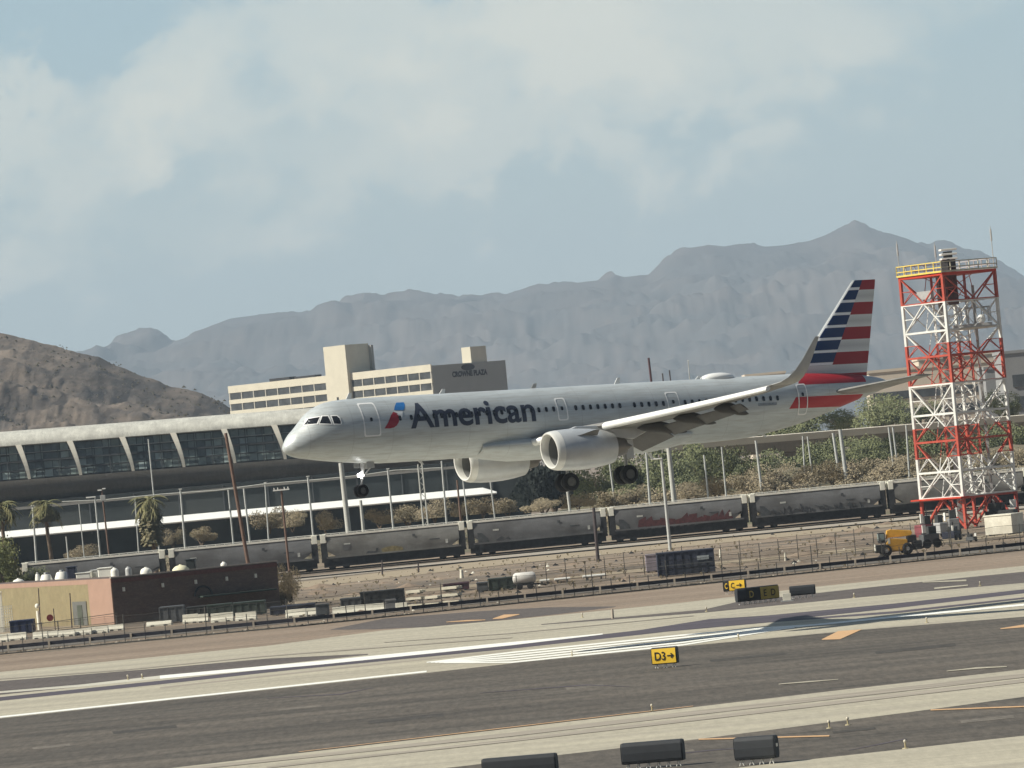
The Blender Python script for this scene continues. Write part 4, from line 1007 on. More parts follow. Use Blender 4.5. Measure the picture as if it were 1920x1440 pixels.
def plant(px, pyb, pyt, wpx, d, key, label, cat='shrub', name='shrub', group=None, seed=0, stem=True):
    base = W(px, pyb, d); top = W(px, pyt, d); h = top.z - base.z; w_ = wpx * d / FPX / 2
    o = thing(name, label, cat, base, (seed * 1.7) % 6.28, group)
    c = bpy.data.objects.new('crown' if name == 'tree' else 'foliage', BM[key][seed % 3]); COL.objects.link(c); c.parent = o; c.scale = (w_, w_, h * .92)
    b = MB(); rn = random.Random(seed)
    for k in range(4):
        a = rn.random() * 6.28; b.tube((0, 0, -.6), (math.cos(a) * w_ * .45, math.sin(a) * w_ * .45, h * .6), .05 * w_ + .03, .02, 5)
    b.build('trunk' if name == 'tree' else 'stem', m_bark, o)
    return o
gsh = 'scrub growing along the embankment'
shr = [(505, 988, 955, 70, 'brown', 'dry brown scrub bush just left of the thick pale column'), (548, 985, 958, 60, 'brown', 'low dry bush between the thin grey pole and the brown crossbar pole'), (612, 990, 957, 52, 'brown', 'rounded ochre bush left of the thick pale column'), (378, 1012, 990, 55, 'brown', 'small ochre bush right of the big shaggy palm'), (325, 1018, 992, 40, 'brown', 'sparse dry bush against the palm skirt'), (150, 1040, 1022, 60, 'brown', 'flat dry scrub between the second palm and the camera poles'),
       (712, 980, 955, 60, 'brown', 'low dry bush below the nose wheel'), (765, 976, 948, 66, 'brown', 'grey-brown bush left of the lattice column'), (815, 968, 936, 66, 'brown', 'taller olive-brown bush beside the lattice column'), (865, 965, 944, 40, 'brown', 'small dry bush beside the thin brown post'), (905, 960, 934, 64, 'brown', 'dry bush below the right end of the white canopy'), (952, 958, 934, 66, 'brown', 'dry bush left of the dark tree'), (1020, 955, 936, 80, 'brown', 'pale dry bush at the foot of the dark tree'), (1085, 948, 925, 60, 'brown', 'pale dry bush below the rear wheels'),
       (1150, 945, 920, 70, 'brown', 'dry bush under the left edge of the green trees'), (1190, 938, 912, 70, 'brown', 'dry bush below the near main wheels'), (1290, 930, 905, 70, 'brown', 'dry bush right of the twin grey columns'), (1345, 925, 892, 76, 'brown', 'pinkish dry bush behind the pair of thin poles'), (1395, 918, 885, 70, 'brown', 'dry bush left of the leaning pole'), (1450, 912, 868, 84, 'brown', 'large tan bush below the bridge pier'), (1510, 905, 872, 84, 'brown', 'large tan bush left of the thick grey post'), (1560, 900, 865, 70, 'brown', 'tan bush around the base of the thick grey post'),
       (1615, 896, 862, 84, 'brown', 'tan bush below the bridge near the tail'), (1675, 890, 855, 84, 'brown', 'tan bush left of the tower leg'), (1730, 885, 850, 70, 'brown', 'tan bush seen through the lower tower lattice'), (1790, 882, 850, 70, 'brown', 'tan bush behind the centre of the tower'), (1850, 878, 845, 80, 'brown', 'tan bush behind the right tower leg'), (1905, 872, 840, 70, 'brown', 'tan bush at the right edge of the picture'),
       (1125, 935, 868, 96, 'green', 'bright green tree crown under the near engine'), (1190, 925, 862, 90, 'green', 'green bush behind the near main wheels'), (1255, 925, 852, 100, 'green', 'dense green bush behind the twin grey columns'), (1330, 915, 845, 110, 'green', 'broad green bush under the rear fuselage'), (1395, 900, 836, 96, 'green', 'olive green bush left of the bridge pier'),
       (1545, 880, 825, 96, 'green', 'olive green bush right of the bridge pier'), (1610, 876, 820, 90, 'green', 'olive green bush beneath the bridge deck'), (1675, 872, 815, 90, 'green', 'green bush between the pole pair and the tower'), (1740, 868, 812, 90, 'green', 'green bush behind the left tower leg'), (1900, 850, 800, 90, 'green', 'green bush at the right edge under the bridge')]
for i, (px, yb, yt, wp, key, lab) in enumerate(shr):
    plant(px, yb + 4, yt, wp * 1.1, (778 if key == 'brown' else 812) + (i * 7) % 13, key, lab, group=gsh, seed=i)
plant(1040, 955, 862, 130, 838, 'dark', 'very dark dense tree between the two engines', 'tree', 'tree', seed=3)
plant(990, 950, 880, 70, 842, 'dark', 'dark tree under the fuselage beside the end of the white canopy', 'tree', 'tree', seed=5)
def brush(name, label, m, px0, px1, d0, d1, hf, n, leaf, seed):
    rn = random.Random(seed); b = MB(); em = [o for o in COL.objects if o.name == 'embankment'][0].data.vertices; cl = []
    for _ in range(int((px1 - px0) / 9)):
        px = rn.uniform(px0, px1); d = rn.uniform(d0, d1); x = PX(px, d); i = int(round((x - ex0) / (ex1 - ex0) * NX)); j = int(round((d - 742) / 150 * NY))
        cl.append((x, d, em[max(0, min(NX, i)) * (NY + 1) + max(0, min(NY, j))].co.z, hf * rn.uniform(.5, 1.1), rn.uniform(1.2, 2.6)))
    for _ in range(n):
        c = cl[rn.randrange(len(cl))]; a = rn.random() * 6.28; el = rn.random(); q = rn.random() ** .4
        p = Vector((c[0] + math.cos(a) * q * c[4] * math.sqrt(1 - el * el), c[1] + math.sin(a) * q * c[4], c[2] + c[3] * el * q)); s_ = leaf * (.5 + rn.random())
        d1_ = Vector((rn.gauss(0, 1), rn.gauss(0, 1), rn.gauss(0, 1))).normalized(); d2_ = d1_.orthogonal().normalized()
        b.add([p - d1_ * s_, p - d2_ * s_ * .6, p + d1_ * s_, p + d2_ * s_ * .6], [(0, 1, 2, 3)])
    o = b.build(name, m); tag(o, label, 'brush', kind='stuff')
brush('dry_brush', 'tan dry brush covering the lower slope behind the train', leafmat('tan_brush', (.36, .30, .205), (.25, .21, .14)), 1095, 1990, 752, 800, 2.1, 60000, .125, 31)
brush('green_brush', 'olive green brush covering the upper slope below the bridge', leafmat('olive_brush', (.21, .22, .115), (.125, .14, .075)), 1095, 1990, 800, 868, 3.4, 95000, .15, 32)
brush('dry_brush', 'sparse dry brush along the edge of the parking structure', leafmat('tan_brush', (.36, .30, .205), (.25, .21, .14)), -60, 1080, 764, 790, 1.4, 18000, .11, 33)
plant(1650, 800, 742, 130, 960, 'green', 'broad green tree above the bridge below the tailplane', 'tree', 'tree', seed=1)
plant(1185, 925, 846, 110, 846, 'green', 'leafy green tree right behind the near engine exhaust', 'tree', 'tree', seed=10)
plant(1245, 920, 836, 110, 850, 'green', 'leafy green tree behind the head of the grey lamp post', 'tree', 'tree', seed=11)
plant(1310, 915, 832, 110, 852, 'green', 'leafy green tree left of the two thin poles under the fuselage', 'tree', 'tree', seed=12)
plant(1500, 822, 760, 130, 972, 'green', 'green tree showing between the fuselage underside and the bridge parapet', 'tree', 'tree', seed=8)
plant(1430, 830, 775, 120, 976, 'green', 'leafy tree behind the left end of the bridge', 'tree', 'tree', seed=9)
plant(1580, 806, 768, 110, 965, 'green', 'low green tree behind the bridge parapet near the tail cone', 'tree', 'tree', seed=2)
plant(1725, 796, 752, 80, 955, 'green', 'green tree over the bridge touching the tower lattice', 'tree', 'tree', seed=4)
plant(1880, 782, 735, 90, 1000, 'green', 'green tree before the grey office block at right', 'tree', 'tree', seed=6)
plant(14, 1100, 1012, 90, 640, 'yell', 'bushy olive tree at the left edge behind the yellow building', 'tree', 'tree', seed=7)
plant(60, 1100, 1064, 70, 642, 'green', 'low green bush left of the first white tank', 'shrub', 'shrub', seed=8)
plant(545, 1125, 1062, 50, 560, 'brown', 'brown weedy bush at the right corner of the brick building', seed=9)
plant(530, 1140, 1095, 44, 545, 'brown', 'rusty low bush beside the green dumpsters', seed=10)

# palms
lf_palm = leafmat('palm_fronds', (.125, .13, .06), (.22, .20, .10), 1.5); m_ptr = mat('palm_trunk', (.16, .115, .08), .9, n=.3, ns=2)
def palm(px, pyb, pyt, d, label, skirt=0.0, cr=1.9):
    base = W(px, pyb, d); top = W(px, pyt, d); H_ = top.z; o = thing('palm_tree', label, 'palm tree', (base.x, d, 0), 0, 'palms in front of the parking structure')
    b = MB(); b.path([(.15 * math.sin(k), 0, (H_ - cr * .7) * k / 6) for k in range(7)], [.36, .33, .30, .27, .25, .24, .22], 10); b.build('trunk', m_ptr, o, smooth=True)
    rn = random.Random(px); b = MB(); cz = H_ - cr * .75
    def frond(z0, a, el, ln):
        pts = []
        for k in range(7):
            t_ = k / 6; rr_ = ln * t_; pts.append(Vector((math.cos(a) * rr_ * math.cos(el * (1 - t_)), math.sin(a) * rr_ * math.cos(el * (1 - t_)), z0 + ln * (math.sin(el) * t_ - .75 * t_ * t_))))
        for k in range(1, 7):
            p = pts[k]; dd = (pts[k] - pts[k - 1]).normalized(); sd = dd.cross(Vector((0, 0, 1))).normalized()
            for s_ in (-1, 1):
                tip = p + sd * s_ * ln * .30 * math.sin(math.pi * (k + .7) / 7.6) + dd * .22 * ln + Vector((0, 0, -.10 * ln)); b.add([pts[k - 1], p, tip], [(0, 1, 2)])
    for k in range(46): frond(cz, rn.random() * 6.28, -.7 + rn.random() * 2.0, cr * (.8 + rn.random() * .35))
    b.build('crown', lf_palm, o)
    if skirt:
        b = MB()
        for k in range(620):
            a = rn.random() * 6.28; z0 = cz - rn.random() ** .8 * skirt; r0 = .3; ln = 1.1 + rn.random() * 1.1 * (1 - .35 * (cz - z0) / skirt)
            p = Vector((r0 * math.cos(a), r0 * math.sin(a), z0)); q = p + Vector((math.cos(a) * ln * .75, math.sin(a) * ln * .75, -ln * .7)); sd = Vector((-math.sin(a), math.cos(a), 0)) * .25
            b.add([p, q + sd, q - sd], [(0, 1, 2)])
        b.build('dead_frond_skirt', mat('dry_frond_skirt', (.21, .18, .105), .9, n=.4, ns=2, col2=(.12, .115, .065)), o)
palm(13, 1060, 924, 752, 'fan palm cut by the left edge of the picture', .9, 2.3)
palm(95, 1045, 922, 756, 'slim fan palm with a clean trunk, second from the left edge', 1.2, 2.2)
palm(287, 1025, 916, 748, 'shaggy fan palm wrapped in a thick skirt of dead fronds', 5.0, 2.1)

# ------------------------------------------------------------------ red and white lattice tower
def banded(name, zs):
    m = bpy.data.materials.new(name); m.use_nodes = True; t = m.node_tree; b = t.nodes['Principled BSDF']
    tc = N(t, 'ShaderNodeTexCoord'); sp = N(t, 'ShaderNodeSeparateXYZ'); t.links.new(tc.outputs['Object'], sp.inputs[0])
    acc = None
    for lo_, hi in zs:
        q = math_(t, 'MULTIPLY', math_(t, 'GREATER_THAN', sp.outputs[2], lo_), math_(t, 'LESS_THAN', sp.outputs[2], hi)); acc = q if acc is None else math_(t, 'ADD', acc, q)
    no = N(t, 'ShaderNodeTexNoise'); t.links.new(tc.outputs['Object'], no.inputs[0]); no.inputs['Scale'].default_value = 1.6; no.inputs['Detail'].default_value = 6
    wh = ramp(t, no.outputs[0], [(.3, (.62, .62, .58)), (.7, (.76, .76, .72))]); rd = ramp(t, no.outputs[0], [(.3, (.36, .05, .03)), (.7, (.50, .085, .05))])
    t.links.new(mixc(t, acc, rd, wh), b.inputs['Base Color']); b.inputs['Roughness'].default_value = .55; return m
tb = G(1812, 992); TS = tb.y / FPX
def tz(y): return (992 - y) * TS
M_TW = banded('red_and_white_tower_paint', [(tz(640), tz(563)), (tz(797), tz(716)), (tz(931), tz(855))])
al = R(55.5); sw = 7.3
ul = Vector((-math.cos(al), math.sin(al), 0)); ur = Vector((math.sin(al), math.cos(al), 0))
tower = thing('lattice_tower', 'tall red and white steel lattice tower with yellow railed platform and rooftop equipment', 'tower', (tb.x, tb.y, 0))
cor = [Vector((0, 0, 0)), ul * sw, ul * sw + ur * sw, ur * sw]
lv = [tz(y) for y in (986, 932, 882, 824, 773, 717, 664, 617, 563, 512)]
for c in cor:
    b = MB(); b.beam((c.x, c.y, 0), (c.x, c.y, lv[-1]), .30); b.build('leg', M_TW, tower)
for k in range(1, len(lv)):
    b = MB()
    for i in range(4): b.beam(cor[i] + Vector((0, 0, lv[k])), cor[(i + 1) % 4] + Vector((0, 0, lv[k])), .22 if k not in (1,) else .36)
    b.build('girt', M_TW, tower)
rn = random.Random(2)
for k in range(1, len(lv) - 1):
    b = MB(); z0, z1 = lv[k], lv[k + 1]
    for i in range(4):
        p, q = cor[i], cor[(i + 1) % 4]; mid = (p + q) / 2
        mode = k % 2
        za, zb = (z0, z1) if mode else (z1, z0)
        b.beam(mid + Vector((0, 0, zb)), p + Vector((0, 0, za)), .13); b.beam(mid + Vector((0, 0, zb)), q + Vector((0, 0, za)), .13)
        b.beam(p + Vector((0, 0, (z0 + z1) / 2)), (mid + p) / 2 + Vector((0, 0, (z0 + z1) / 2)), .08); b.beam(q + Vector((0, 0, (z0 + z1) / 2)), (mid + q) / 2 + Vector((0, 0, (z0 + z1) / 2)), .08)
        b.beam((mid + p) / 2 + Vector((0, 0, (z0 + z1) / 2)), p + Vector((0, 0, zb)), .07); b.beam((mid + q) / 2 + Vector((0, 0, (z0 + z1) / 2)), q + Vector((0, 0, zb)), .07)
    b.beam(cor[0] + Vector((0, 0, z1)), cor[2] + Vector((0, 0, z1)), .1); b.beam(cor[1] + Vector((0, 0, z1)), cor[3] + Vector((0, 0, z1)), .1)
    b.build('bracing', M_TW, tower)
    b = MB(); zm = (z0 + z1) / 2; mids = [(cor[i] + cor[(i + 1) % 4]) / 2 for i in range(4)]
    for i in range(4):
        p, q = mids[i], mids[(i + 1) % 4]
        b.beam(p + Vector((0, 0, z0)), q + Vector((0, 0, z0)), .09); b.beam(p + Vector((0, 0, z0)), q + Vector((0, 0, z1)), .07)
        b.beam(mids[i] + Vector((0, 0, z0)), (mids[i] + cor[i]) / 2 + Vector((0, 0, zm)), .07)
    b.build('inner_bracing', M_TW, tower)
b = MB()
for i in range(4):
    p, q = cor[i], cor[(i + 1) % 4]; mid = (p + q) / 2
    b.beam(mid + Vector((0, 0, lv[1])), p + Vector((0, 0, .1)), .2); b.beam(mid + Vector((0, 0, lv[1])), q + Vector((0, 0, .1)), .2)
b.build('bracing', M_TW, tower)
m_redp = mat('tower_red_paint', (.50, .045, .02), .55, n=.12); m_yel = mat('safety_yellow_paint', (.72, .55, .12), .55, n=.1); m_gal = mat('galvanised_steel', (.42, .42, .41), .5, n=.15, metal=.2)
m_lwhite = mat('white_equipment_paint', (.80, .79, .74), .5, n=.05)
ctr = (cor[0] + cor[2]) / 2; rzt = math.atan2(ur.y, ur.x)
b = MB(); b.box((ctr.x, ctr.y, lv[-1] + .05), (sw + .3, sw + .3, .28), rzt); b.build('platform', m_redp, tower)
b = MB(); b.box(((cor[0] + cor[1]).x / 2 - .25, (cor[0] + cor[1]).y / 2 - .2, lv[1] + .02), (sw + 1.4, 1.2, .16), math.atan2(ul.y, ul.x)); b.build('platform', m_redp, tower)
for i, mm in ((0, m_yel), (1, m_gal), (2, m_gal), (3, mat('weathered_yellow_rail', (.50, .47, .36), .6, n=.2))):
    p = cor[i] + (cor[i] - ctr) * .06; q = cor[(i + 1) % 4] + (cor[(i + 1) % 4] - ctr) * .06; b = MB()
    for h in (.55, 1.15): b.beam(p + Vector((0, 0, lv[-1] + .2 + h)), q + Vector((0, 0, lv[-1] + .2 + h)), .10)
    for k in range(7): r_ = p.lerp(q, k / 6); b.beam(r_ + Vector((0, 0, lv[-1] + .2)), r_ + Vector((0, 0, lv[-1] + 1.35)), .09)
    b.beam(p + Vector((0, 0, lv[-1] + .3)), q + Vector((0, 0, lv[-1] + .3)), .18)
    b.build('railing', mm, tower)
eq = W(1777, 495, tb.y + 2); e0 = Vector((eq.x - tb.x, 2.2, lv[-1]))
b = MB(); b.box((e0.x + .1, e0.y, lv[-1] + .9), (1.1, 1.1, 1.4), rzt).box((e0.x + .1, e0.y, lv[-1] + 2.0), (.7, .7, .9), rzt); b.build('equipment_cabinet', m_under, tower)
for z in (1.75, 2.25, 2.75):
    b = MB(); b.box((e0.x + .15, e0.y, lv[-1] + z - .1), (1.75, 1.2, .2), R(8)); b.build('louvre', m_lwhite, tower, bevel=.03)
b = MB(); b.box((ctr.x - .1, ctr.y - .6, lv[-1] - 1.7), (1.5, 1.5, 3.2), rzt); b.build('hoist_shaft', mat('rusty_shaft', (.10, .045, .035), .7, n=.4), tower)
for c, h in ((cor[1], 4.2), (cor[3], 4.8), (ctr + Vector((-1.1, -.6, 0)), 3.6)):
    b = MB(); b.tube((c.x, c.y, lv[-1] - 2), (c.x, c.y, lv[-1] + h), .07, .03, 6); b.tube((c.x, c.y, lv[-1] + h - 1.6), (c.x, c.y, lv[-1] + h - .3), .11, .09, 6); b.build('whip_antenna', m_strut, tower)
# inner stair, cable ladders and service gallery
b = MB(); z = .5; k = 0
fl = 1.45
while z + fl < lv[-1] - 2:
    s_ = 1 if k % 2 else -1
    for o_ in (-.35, .35):
        b.beam((ctr.x - 1.1 * s_, ctr.y + o_ + .4 * s_, z), (ctr.x + 1.1 * s_, ctr.y + o_ + .4 * s_, z + fl), .09)
        b.beam((ctr.x - 1.1 * s_, ctr.y + o_ + .4 * s_, z + .9), (ctr.x + 1.1 * s_, ctr.y + o_ + .4 * s_, z + fl + .9), .05)
    b.box((ctr.x + 1.35 * s_, ctr.y, z + fl), (.8, 1.7, .06)); z += fl; k += 1
for dx, dy in ((-1.8, -.9), (1.8, -.9), (1.8, .9), (-1.8, .9)): b.beam((ctr.x + dx, ctr.y + dy, 0), (ctr.x + dx, ctr.y + dy, lv[-1]), .10)
b.build('stair', M_TW, tower)
b = MB(); b.box((ctr.x - .9, ctr.y + 1.7, lv[-1] / 2), (.5, .12, lv[-1]), 0).box((ctr.x + 2.6, ctr.y - .3, lv[-1] * .48), (.3, .1, lv[-1] * .94)); b.build('cable_ladder', mat('grey_cable_ladder', (.36, .36, .35), .6, n=.3, ns=3), tower)
b = MB(); zz = lv[8] - .9
for i in range(12):
    q0_ = 2 * math.pi * i / 12; q1_ = 2 * math.pi * (i + 1) / 12; cx_ = ctr.x + 2.6
    b.beam((cx_ + 1.7 * math.cos(q0_), ctr.y + 1.5 * math.sin(q0_), zz), (cx_ + 1.7 * math.cos(q1_), ctr.y + 1.5 * math.sin(q1_), zz), .12); b.beam((cx_ + 1.7 * math.cos(q0_), ctr.y + 1.5 * math.sin(q0_), zz - 1.6), (cx_ + 1.7 * math.cos(q0_), ctr.y + 1.5 * math.sin(q0_), zz), .07)
b.box((ctr.x + 2.2, ctr.y, zz - 1.9), (4.2, 2, .35)); b.build('service_gallery', m_gal, tower)
b = MB(); b.blob((ctr.x + 3.1, ctr.y - 1.9, lv[7] + .9), (.45, .2, .5), 14, 8); b.build('dish_antenna', m_lwhite, tower, smooth=True)
b = MB(); b.box(((cor[0] + cor[3]).x / 2 + .5, (cor[0] + cor[3]).y / 2, lv[7] + .1), (4.6, .9, .12), math.atan2(ur.y, ur.x)); b.build('catwalk', m_gal, tower)
b = MB(); p_ = (cor[0] + cor[1]) / 2; b.box((p_.x + .3, p_.y + .4, lv[8] + .9), (2.4, .4, .9), math.atan2(ul.y, ul.x)); b.build('antenna_panel', m_gal, tower)

# ------------------------------------------------------------------ brick and stucco building, left foreground
m_bry = mat('ochre_stucco', (.25, .21, .12), .9, n=.12, ns=.8, col2=(.245, .20, .115), fine=.15); m_brp = mat('salmon_stucco', (.35, .225, .17), .9, n=.07, ns=.8)
m_brk = mat('dark_brick', (.155, .112, .092), .9, n=.25, ns=4, scale=(1, 1, 2.5), col2=(.125, .09, .075))
cb0 = G(217, 1171); fr = Vector((math.cos(R(24)), math.sin(R(24)), 0)); fl_ = Vector((-math.sin(R(24)), math.cos(R(24)), 0))
v = W(524, 1145, 535) - CP; 
bh_ = W(214, 1084, cb0.y).z
Lr = (W(523, 1100, cb0.y + 7.5).x - cb0.x) / fr.x
bld = thing('brick_building', 'flat-roofed building with sunlit ochre and salmon side wall and dark brick front', 'building', (cb0.x, cb0.y, 0))
def bbox(b, a0, a1, d0, d1, z0, z1):
    P = [fr * a + fl_ * d for a, d in ((a0, d0), (a1, d0), (a1, d1), (a0, d1))]
    b.add([(p.x, p.y, z0) for p in P] + [(p.x, p.y, z1) for p in P], [(0, 1, 2, 3), (7, 6, 5, 4), (0, 4, 5, 1), (1, 5, 6, 2), (2, 6, 7, 3), (3, 7, 4, 0)])
b = MB(); bbox(b, 0, Lr, 0, 6, 0, bh_); b.build('wall', m_brk, bld); b = MB(); bbox(b, 0, 5, 6, 45, 0, bh_ - .05); b.build('wall', m_brk, bld)
b = MB(); bbox(b, -.12, 0, 0, 6.6, 0, bh_); b.build('side_wall', m_brp, bld)
b = MB(); bbox(b, -.12, 0, 6.6, 45, 0, bh_ - .45); b.build('side_wall', m_bry, bld)
b = MB(); bbox(b, -.13, 0, 6.6, 45, bh_ - .45, bh_); b.build('parapet', m_brp, bld)
b = MB(); bbox(b, -.10, Lr + .1, -.1, .25, bh_ + .003, bh_ + .12); b.build('coping', mat('pale_coping', (.38, .33, .29), .8, n=.2), bld)
b = MB(); bbox(b, -.1, Lr, -.12, .0, bh_ - .45, bh_ - .1); b.build('brick_band', mat('reddish_brick_band', (.15, .07, .06), .9, n=.25, ns=4), bld)
b = MB(); bbox(b, -.2, -.12, 7.4, 11.4, 0, 2.35); b.build('door', mat('grey_roll_door', (.13, .13, .12), .7, n=.15, ns=2), bld)
b = MB(); bbox(b, -.24, -.2, 8.6, 10.0, 0, 2.0); b.build('door', mat('green_grey_door', (.07, .078, .06), .7, n=.15, ns=2), bld)
for a in (1.0, 5.0, 8.4, 11.6, 14.6):
    b = MB(); bbox(b, a, a + .18, -.3, 0, bh_ - 1.35, bh_ - .95); b.build('wall_lamp', m_cap, bld)
b = MB(); bbox(b, 8.6, Lr - .8, -1.5, 0, 1.75, 1.9); b.build('awning', mat('dark_green_awning', (.045, .06, .05), .8, n=.2), bld)
b = MB(); b.path([tuple(fr * (8.2 + .9 * (1 - math.cos(q))) + fl_ * -.3 + Vector((0, 0, 1.9 + .9 * math.sin(q)))) for q in [math.pi * k / 10 for k in range(11)]], .1, 6); b.build('pipe_arch', m_under, bld)

# white tanks and bins standing behind that building
m_tankw = mat('white_tank_paint', (.82, .80, .72), .6, n=.05)
def tank(px, pytop, wpx, d, label, kind='dome', m=None, name='storage_tank', cat='tank', group=None):
    top = W(px, pytop - 4, d); r = wpx * d / FPX / 2; o = thing(name, label, cat, (top.x, d, 0), 0, group)
    b = MB(); m = m or m_tankw
    if kind == 'dome':
        b.revolve([(0, r), (top.z - r * .8, r), (top.z - r * .45, r * .92), (top.z - r * .15, r * .6), (top.z, .05)], n=24, axis='z'); b.build('shell', m, o, smooth=True)
        q = MB(); q.tube((0, 0, top.z - .1), (0, 0, top.z + .06), .16, .12, 10); q.build('hatch', m, o)
    elif kind == 'cone':
        b.revolve([(0, r * 1.15), (top.z - .9, r * 1.15), (top.z - .1, r * .75), (top.z, r * .6)], n=24, axis='z'); b.build('shell', m, o, smooth=True)
        q = MB(); q.tube((0, 0, top.z), (0, 0, top.z + .2), r * .35, r * .3, 12); q.build('lid', m_gal, o)
    else:
        b.box((0, 0, top.z / 2), (2 * r, 2.2, top.z)); b.build('body', m, o, bevel=.12)
        q = MB(); q.box((0, 0, top.z + .06), (2 * r + .1, 2.3, .12)); q.build('lid', m, o, bevel=.03)
    return o
TK = 'bins and tanks behind the brick building'
tank(34, 1089, 26, 590, 'low white domed tank left of the others behind the ochre wall', group=TK)
tank(70, 1080, 10, 592, 'narrow white cylinder beside the two pointed tanks', 'cone', group=TK)
tank(86, 1081, 24, 590, 'first of the two white cone-topped tanks behind the ochre wall', 'cone', group=TK)
tank(115, 1076, 26, 590, 'taller white cone-topped tank next to the navy cabinet', 'cone', group=TK)
tank(134, 1068, 17, 588, 'navy blue upright cabinet behind the ochre wall', 'box', mat('navy_paint', (.03, .035, .06), .6), 'cabinet', 'cabinet', TK)
tank(157, 1079, 28, 588, 'long low white bin right of the navy cabinet', 'box', name='bin', cat='bin', group=TK)
tank(177, 1074, 12, 590, 'small grey bin between two white bins', 'box', m_gal, 'bin', 'bin', TK)
tank(197, 1070, 26, 588, 'tall white bin near the building corner', 'box', name='bin', cat='bin', group=TK)
tank(214, 1069, 15, 586, 'white round-topped tank directly over the building corner', group=TK)
tank(240, 1067, 12, 590, 'grey rounded tank above the dark brick wall', m=m_gal, group=TK)
tank(273, 1068, 22, 592, 'white half-dome tank above the dark brick wall', group=TK)
tank(338, 1063, 34, 592, 'wide cream domed tank with a black bin on top of the brick wall line', m=mat('cream_tank_paint', (.72, .68, .48), .7), group=TK)
tank(357, 1054, 18, 594, 'black bin beside the wide cream tank', 'box', mat('black_bin_plastic', (.03, .035, .035), .6), 'bin', 'bin', TK)
tank(419, 1058, 12, 592, 'small white dome above the middle of the brick wall', group=TK)

# ------------------------------------------------------------------ perimeter fence
m_post = mat('weathered_fence_post', (.10, .095, .085), .8, n=.3, ns=3); m_rail = mat('dark_rubber_guard_rail', (.03, .03, .042), .8, n=.3, ns=1); m_sp = mat('pale_short_post', (.42, .36, .29), .8, n=.2)
fn = thing('perimeter_fence', 'long chain-link perimeter fence with dark guard rail running across the whole view', 'fence', (0, 0, 0))
FB = [G(-400, 1266), G(-70, 1235), G(0, 1228), G(560, 1175), G(1440, 1083), G(1920, 1032), G(2010, 1023), G(2350, 987)]
def fpt(s):
    for a, c in zip(FB, FB[1:]):
        L_ = (c - a).length
        if s <= L_: return a.lerp(c, s / L_)
        s -= L_
    return FB[-1]
tot_ = sum((c - a).length for a, c in zip(FB, FB[1:]))
rails = [fpt(tot_ * k / 90) for k in range(91)]
def ribbon(b, z0, z1, dy, th=.08):
    rr = [[(p.x, p.y + dy - th, z0), (p.x, p.y + dy + th, z0), (p.x, p.y + dy + th, z1), (p.x, p.y + dy - th, z1)] for p in rails]; b.loft(rr)
b = MB(); ribbon(b, .42, .72, 1.0, .1); b.build('guard_rail', m_rail, fn)
b = MB(); ribbon(b, 0, .12, .0, .25); b.build('kerb', m_post, fn)
for z in (1.15, 1.55, 2.25):
    b = MB(); b.path([(p.x, p.y + 2.2, z + .05 * math.sin(p.x * 3.1)) for p in rails], .022, 4); b.build('fence_rail', m_post, fn)
wm = bpy.data.materials.new('chain_link_mesh'); wm.use_nodes = True; t = wm.node_tree; pb = t.nodes['Principled BSDF']; pb.inputs['Base Color'].default_value = (.11, .105, .095, 1); pb.inputs['Roughness'].default_value = .8
tr = N(t, 'ShaderNodeBsdfTransparent'); mx = N(t, 'ShaderNodeMixShader'); tcn = N(t, 'ShaderNodeTexCoord'); nn = N(t, 'ShaderNodeTexNoise'); t.links.new(tcn.outputs['Object'], nn.inputs[0]); nn.inputs['Scale'].default_value = .35; nn.inputs['Detail'].default_value = 6
t.links.new(ramp(t, nn.outputs[0], [(.3, (.08,) * 3), (.7, (.30,) * 3)]), mx.inputs[0]); t.links.new(tr.outputs[0], mx.inputs[1]); t.links.new(pb.outputs[0], mx.inputs[2]); t.links.new(mx.outputs[0], t.nodes['Material Output'].inputs[0])
b = MB(); b.loft([[(p.x, p.y + 2.24, .05), (p.x, p.y + 2.24, 2.2)] for p in rails], cap=False, closed=False); b.build('chain_link_mesh', wm, fn)
s = .8; k = 0
while s < tot_ - .5:
    p = fpt(s); h = 2.35 if k % 4 == 0 else (1.15 + .35 * ((k * 37) % 5) / 5)
    b = MB(); b.tube((p.x, p.y + 2.2, 0), (p.x, p.y + 2.2, h), .045, .04, 6); b.build('fence_post', m_post, fn)
    if k % 2 == 0:
        b = MB(); b.box((p.x + .6, p.y + .85, .38), (.16, .14, .76)); b.build('rail_post', m_sp, fn)
    s += 1.72; k += 1
# loose rubble between kerb and guard rail (ground cover)
b = MB(); rn = random.Random(8)
for _ in range(1500):
    p = fpt(rn.random() * tot_); s_ = .05 + rn.random() * .12
    b.add([(p.x + (-s_), p.y + .3 + rn.random() * 1.2, 0), (p.x + s_, p.y + .4 + rn.random(), 0), (p.x + rn.random() * s_, p.y + .6, s_ * 1.3)], [(0, 1, 2)])
o = b.build('rubble', mat('pale_rubble', (.38, .34, .28), .9, n=.3)); tag(o, 'pale loose rubble along the foot of the perimeter fence', 'rubble', kind='stuff')

